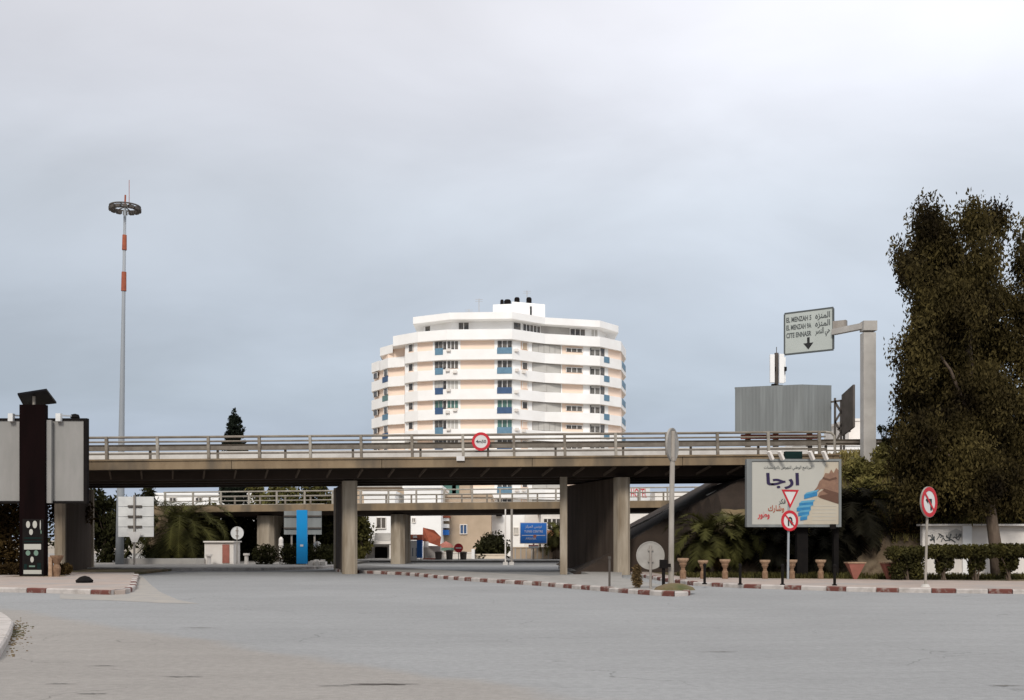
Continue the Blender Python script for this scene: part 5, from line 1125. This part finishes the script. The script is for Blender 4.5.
# palms in front of the bank
pb_ = palm('palm_tree', 'bushy young palm with brown skirt left of the poster billboard', (X(708, 46.2), 46.2, .1), 1.5, 2.1, 44, 'palm', up=(-25, 84), group='palms beside the bridge', seed=3)
pb2 = palm('palm_tree', 'palm half hidden behind the left edge of the poster billboard', (X(745, 46.6), 46.6, .1), 1.6, 2.0, 40, 'palm', up=(-25, 84), group='palms beside the bridge', seed=8)
pb3 = palm('palm_tree', 'big dark arching palm right of the poster billboard', (X(856, 46.6), 46.6, .1), 2.7, 2.5, 64, 'palm_dark', up=(-55, 70), group='palms beside the bridge', seed=5, leaflet=.6)
pb4 = palm('palm_tree', 'low dark palm sprouting between billboard posts and pyramid planter', (X(822, 46.2), 46.2, .1), 1.3, 1.8, 40, 'palm_dark', up=(-30, 80), group='palms beside the bridge', seed=6)
pb5 = palm('palm_tree', 'dark palm deep in shade behind the poster billboard', (X(780, 46.3), 46.3, .1), 1.4, 1.8, 36, 'palm_dark', up=(-30, 80), group='palms beside the bridge', seed=16)
# ground cover at the foot
Q = []; T = []
for k in range(3400):
    x = random.uniform(6.8, 27); y = random.uniform(42.9, 45.6) if x < 14 else random.uniform(41.6, 44.2); tt = random.random()
    for q in range(3):
        a = random.random() * 6.28; l_ = random.uniform(.06, .28); d = Vector((math.cos(a) * .6, math.sin(a) * .6, 1)).normalized() * l_; s_ = Vector((-math.sin(a), math.cos(a), 0)) * .025
        p = Vector((x + random.gauss(0, .06), y + random.gauss(0, .06), .09)); Q.append([tuple(p - s_), tuple(p + s_), tuple(p + d + s_ * .3), tuple(p + d - s_ * .3)]); T.append(tt)
tag(quads_obj('ground_cover', np.array(Q), 'leaf_hedge', None, np.array(T)), 'low green weeds at the foot of the palms and urns', 'weeds', kind='stuff')
# left side, beyond the bridge
palm('palm_tree', 'wide arching palm behind the low grey wall on the left', (X(180, 69.5), 69.5, .1), 2.2, 4.2, 70, 'palm', up=(-40, 75), r=.4, seed=2, leaflet=.7)
palm('palm_tree', 'striped leaf palm beside the blue direction sign', (X(556, 85.5), 85.5, .1), 2.0, 2.2, 30, 'palm', up=(-30, 75), seed=12)
def simple_tree(label, px, Y, blobs, n, leaf, ln_=.35, wd_=.16, name='bushy_tree', group='trees beyond the bridge'):
    b = (X(px, Y), Y, .1); top = max(blobs, key=lambda q: -q[1]); zt_ = Z(top[1], Y)
    return tree(name, label, 'tree', b, [b, (b[0] + .1, Y, zt_ * .4), (b[0], Y, zt_ * .9)], [px_blob(a, c, r, Y + random.uniform(-.8, .8)) for a, c, r in blobs], n, ln_, wd_, leaf, clump=.3, shell=.2, tr_r=.18, group=group)
simple_tree('dark olive tree behind the light mast foot', 104, 72, [(92, 505, 16), (104, 515, 22), (88, 535, 18), (112, 540, 22), (140, 500, 16), (128, 520, 20), (105, 560, 12)], 6000, 'leaf_dark')
simple_tree('green tree right of the big palm crown', 215, 80, [(205, 522, 16), (222, 520, 16), (212, 540, 14), (228, 535, 12)], 4200, 'leaf_olive')
simple_tree('dark tree filling the gap left of the ramp pier', 246, 78, [(243, 525, 14), (250, 545, 14), (240, 555, 12), (256, 535, 12)], 4200, 'leaf_dark')
simple_tree('olive tree topping the ramp railing right of the ramp pier', 290, 86, [(262, 500, 16), (282, 496, 18), (305, 495, 18), (325, 498, 16), (290, 520, 26), (320, 525, 22), (275, 530, 18)], 9000, 'leaf_olive')
simple_tree('dark tree behind the grey sheet board', 300, 76, [(285, 540, 18), (305, 545, 16), (325, 540, 16), (330, 520, 14), (270, 548, 12), (328, 560, 10)], 7000, 'leaf_dark')
simple_tree('bright green tree beside the white house garage', 360, 86, [(357, 520, 10), (363, 530, 8), (358, 545, 10), (352, 530, 10), (356, 558, 9)], 4200, 'leaf_olive')
simple_tree('round dark bush above the cream garden wall', 492, 88.6, [(492, 546, 12), (484, 550, 8), (500, 549, 9), (492, 556, 10)], 4500, 'leaf_dark', name='round_bush')
simple_tree('dark brownish tree behind the blank billboard foot', 8, 54, [(8, 515, 18), (-10, 530, 25), (12, 540, 16), (5, 560, 16), (-20, 510, 20), (15, 565, 10)], 6000, 'leaf_brown', ln_=.25, wd_=.1)
simple_tree('yellowish tree peeping between column and bridge pier', 62, 58, [(58, 512, 9), (70, 506, 10), (82, 512, 8)], 1800, 'leaf_brown', ln_=.25, wd_=.1)
# hedge behind low wall, undergrowth
bush('dark_hedge', 'dark clipped hedge just behind the low grey wall', 'hedge', [(X(p_, 68.2), 68.2, .75, .5, .35, .6) for p_ in range(150, 215, 7)], 6000, .16, .08, 'leaf_dark', (X(180, 68.2), 68.2, .1))
bush('dark_undergrowth', 'dark undergrowth beside the ramp bridge pier', 'shrub', [(X(p_, 66), 66, .7, .6, .35, .7) for p_ in (262, 268, 288, 296, 310, 322, 332)], 5000, .18, .08, 'leaf_dark', (X(300, 66), 66, .1))
bush('low_shrub', 'straggly yellow shrub at the foot of the dark column', 'shrub', [(X(p_, 46.5), 46.5, .35, .25, .3, .28) for p_ in (2, 10, 18, 60, 66)], 2600, .14, .05, 'leaf_brown', (X(30, 46.5), 46.5, .1))
# cypress
Yc = 105; cb = (X(234.5, Yc), Yc, .1)
tree('cypress_tree', 'dark conical cypress rising above the bridge railing', 'cypress', cb, [cb, (cb[0], Yc, 6), (cb[0], Yc, 12.5)], [(cb[0], Yc, Z(p_, Yc), r_ * Yc / F, r_ * Yc / F, 1.0) for p_, r_ in ((420, 4.5), (426, 7.5), (433, 10), (441, 11.5), (450, 12.5), (460, 14), (470, 15), (480, 16), (490, 16.5), (500, 15))], 42000, .22, .10, 'leaf_cyp', clump=.12, shell=.2, tr_r=.3, limbs=False)
# distant belt of trees closing the horizon
V, T_ = leaf_quads([(x_ + random.uniform(-3, 3), 215 + random.uniform(-8, 8), random.uniform(2, 4), 7, 5, random.uniform(3, 5.5)) for x_ in range(-190, 200, 7)], 26000, 1.0, .6, 0, .3)
tag(quads_obj('distant_trees', V, 'leaf_dark', None, T_), 'far belt of dark trees along the horizon', 'trees', kind='stuff')
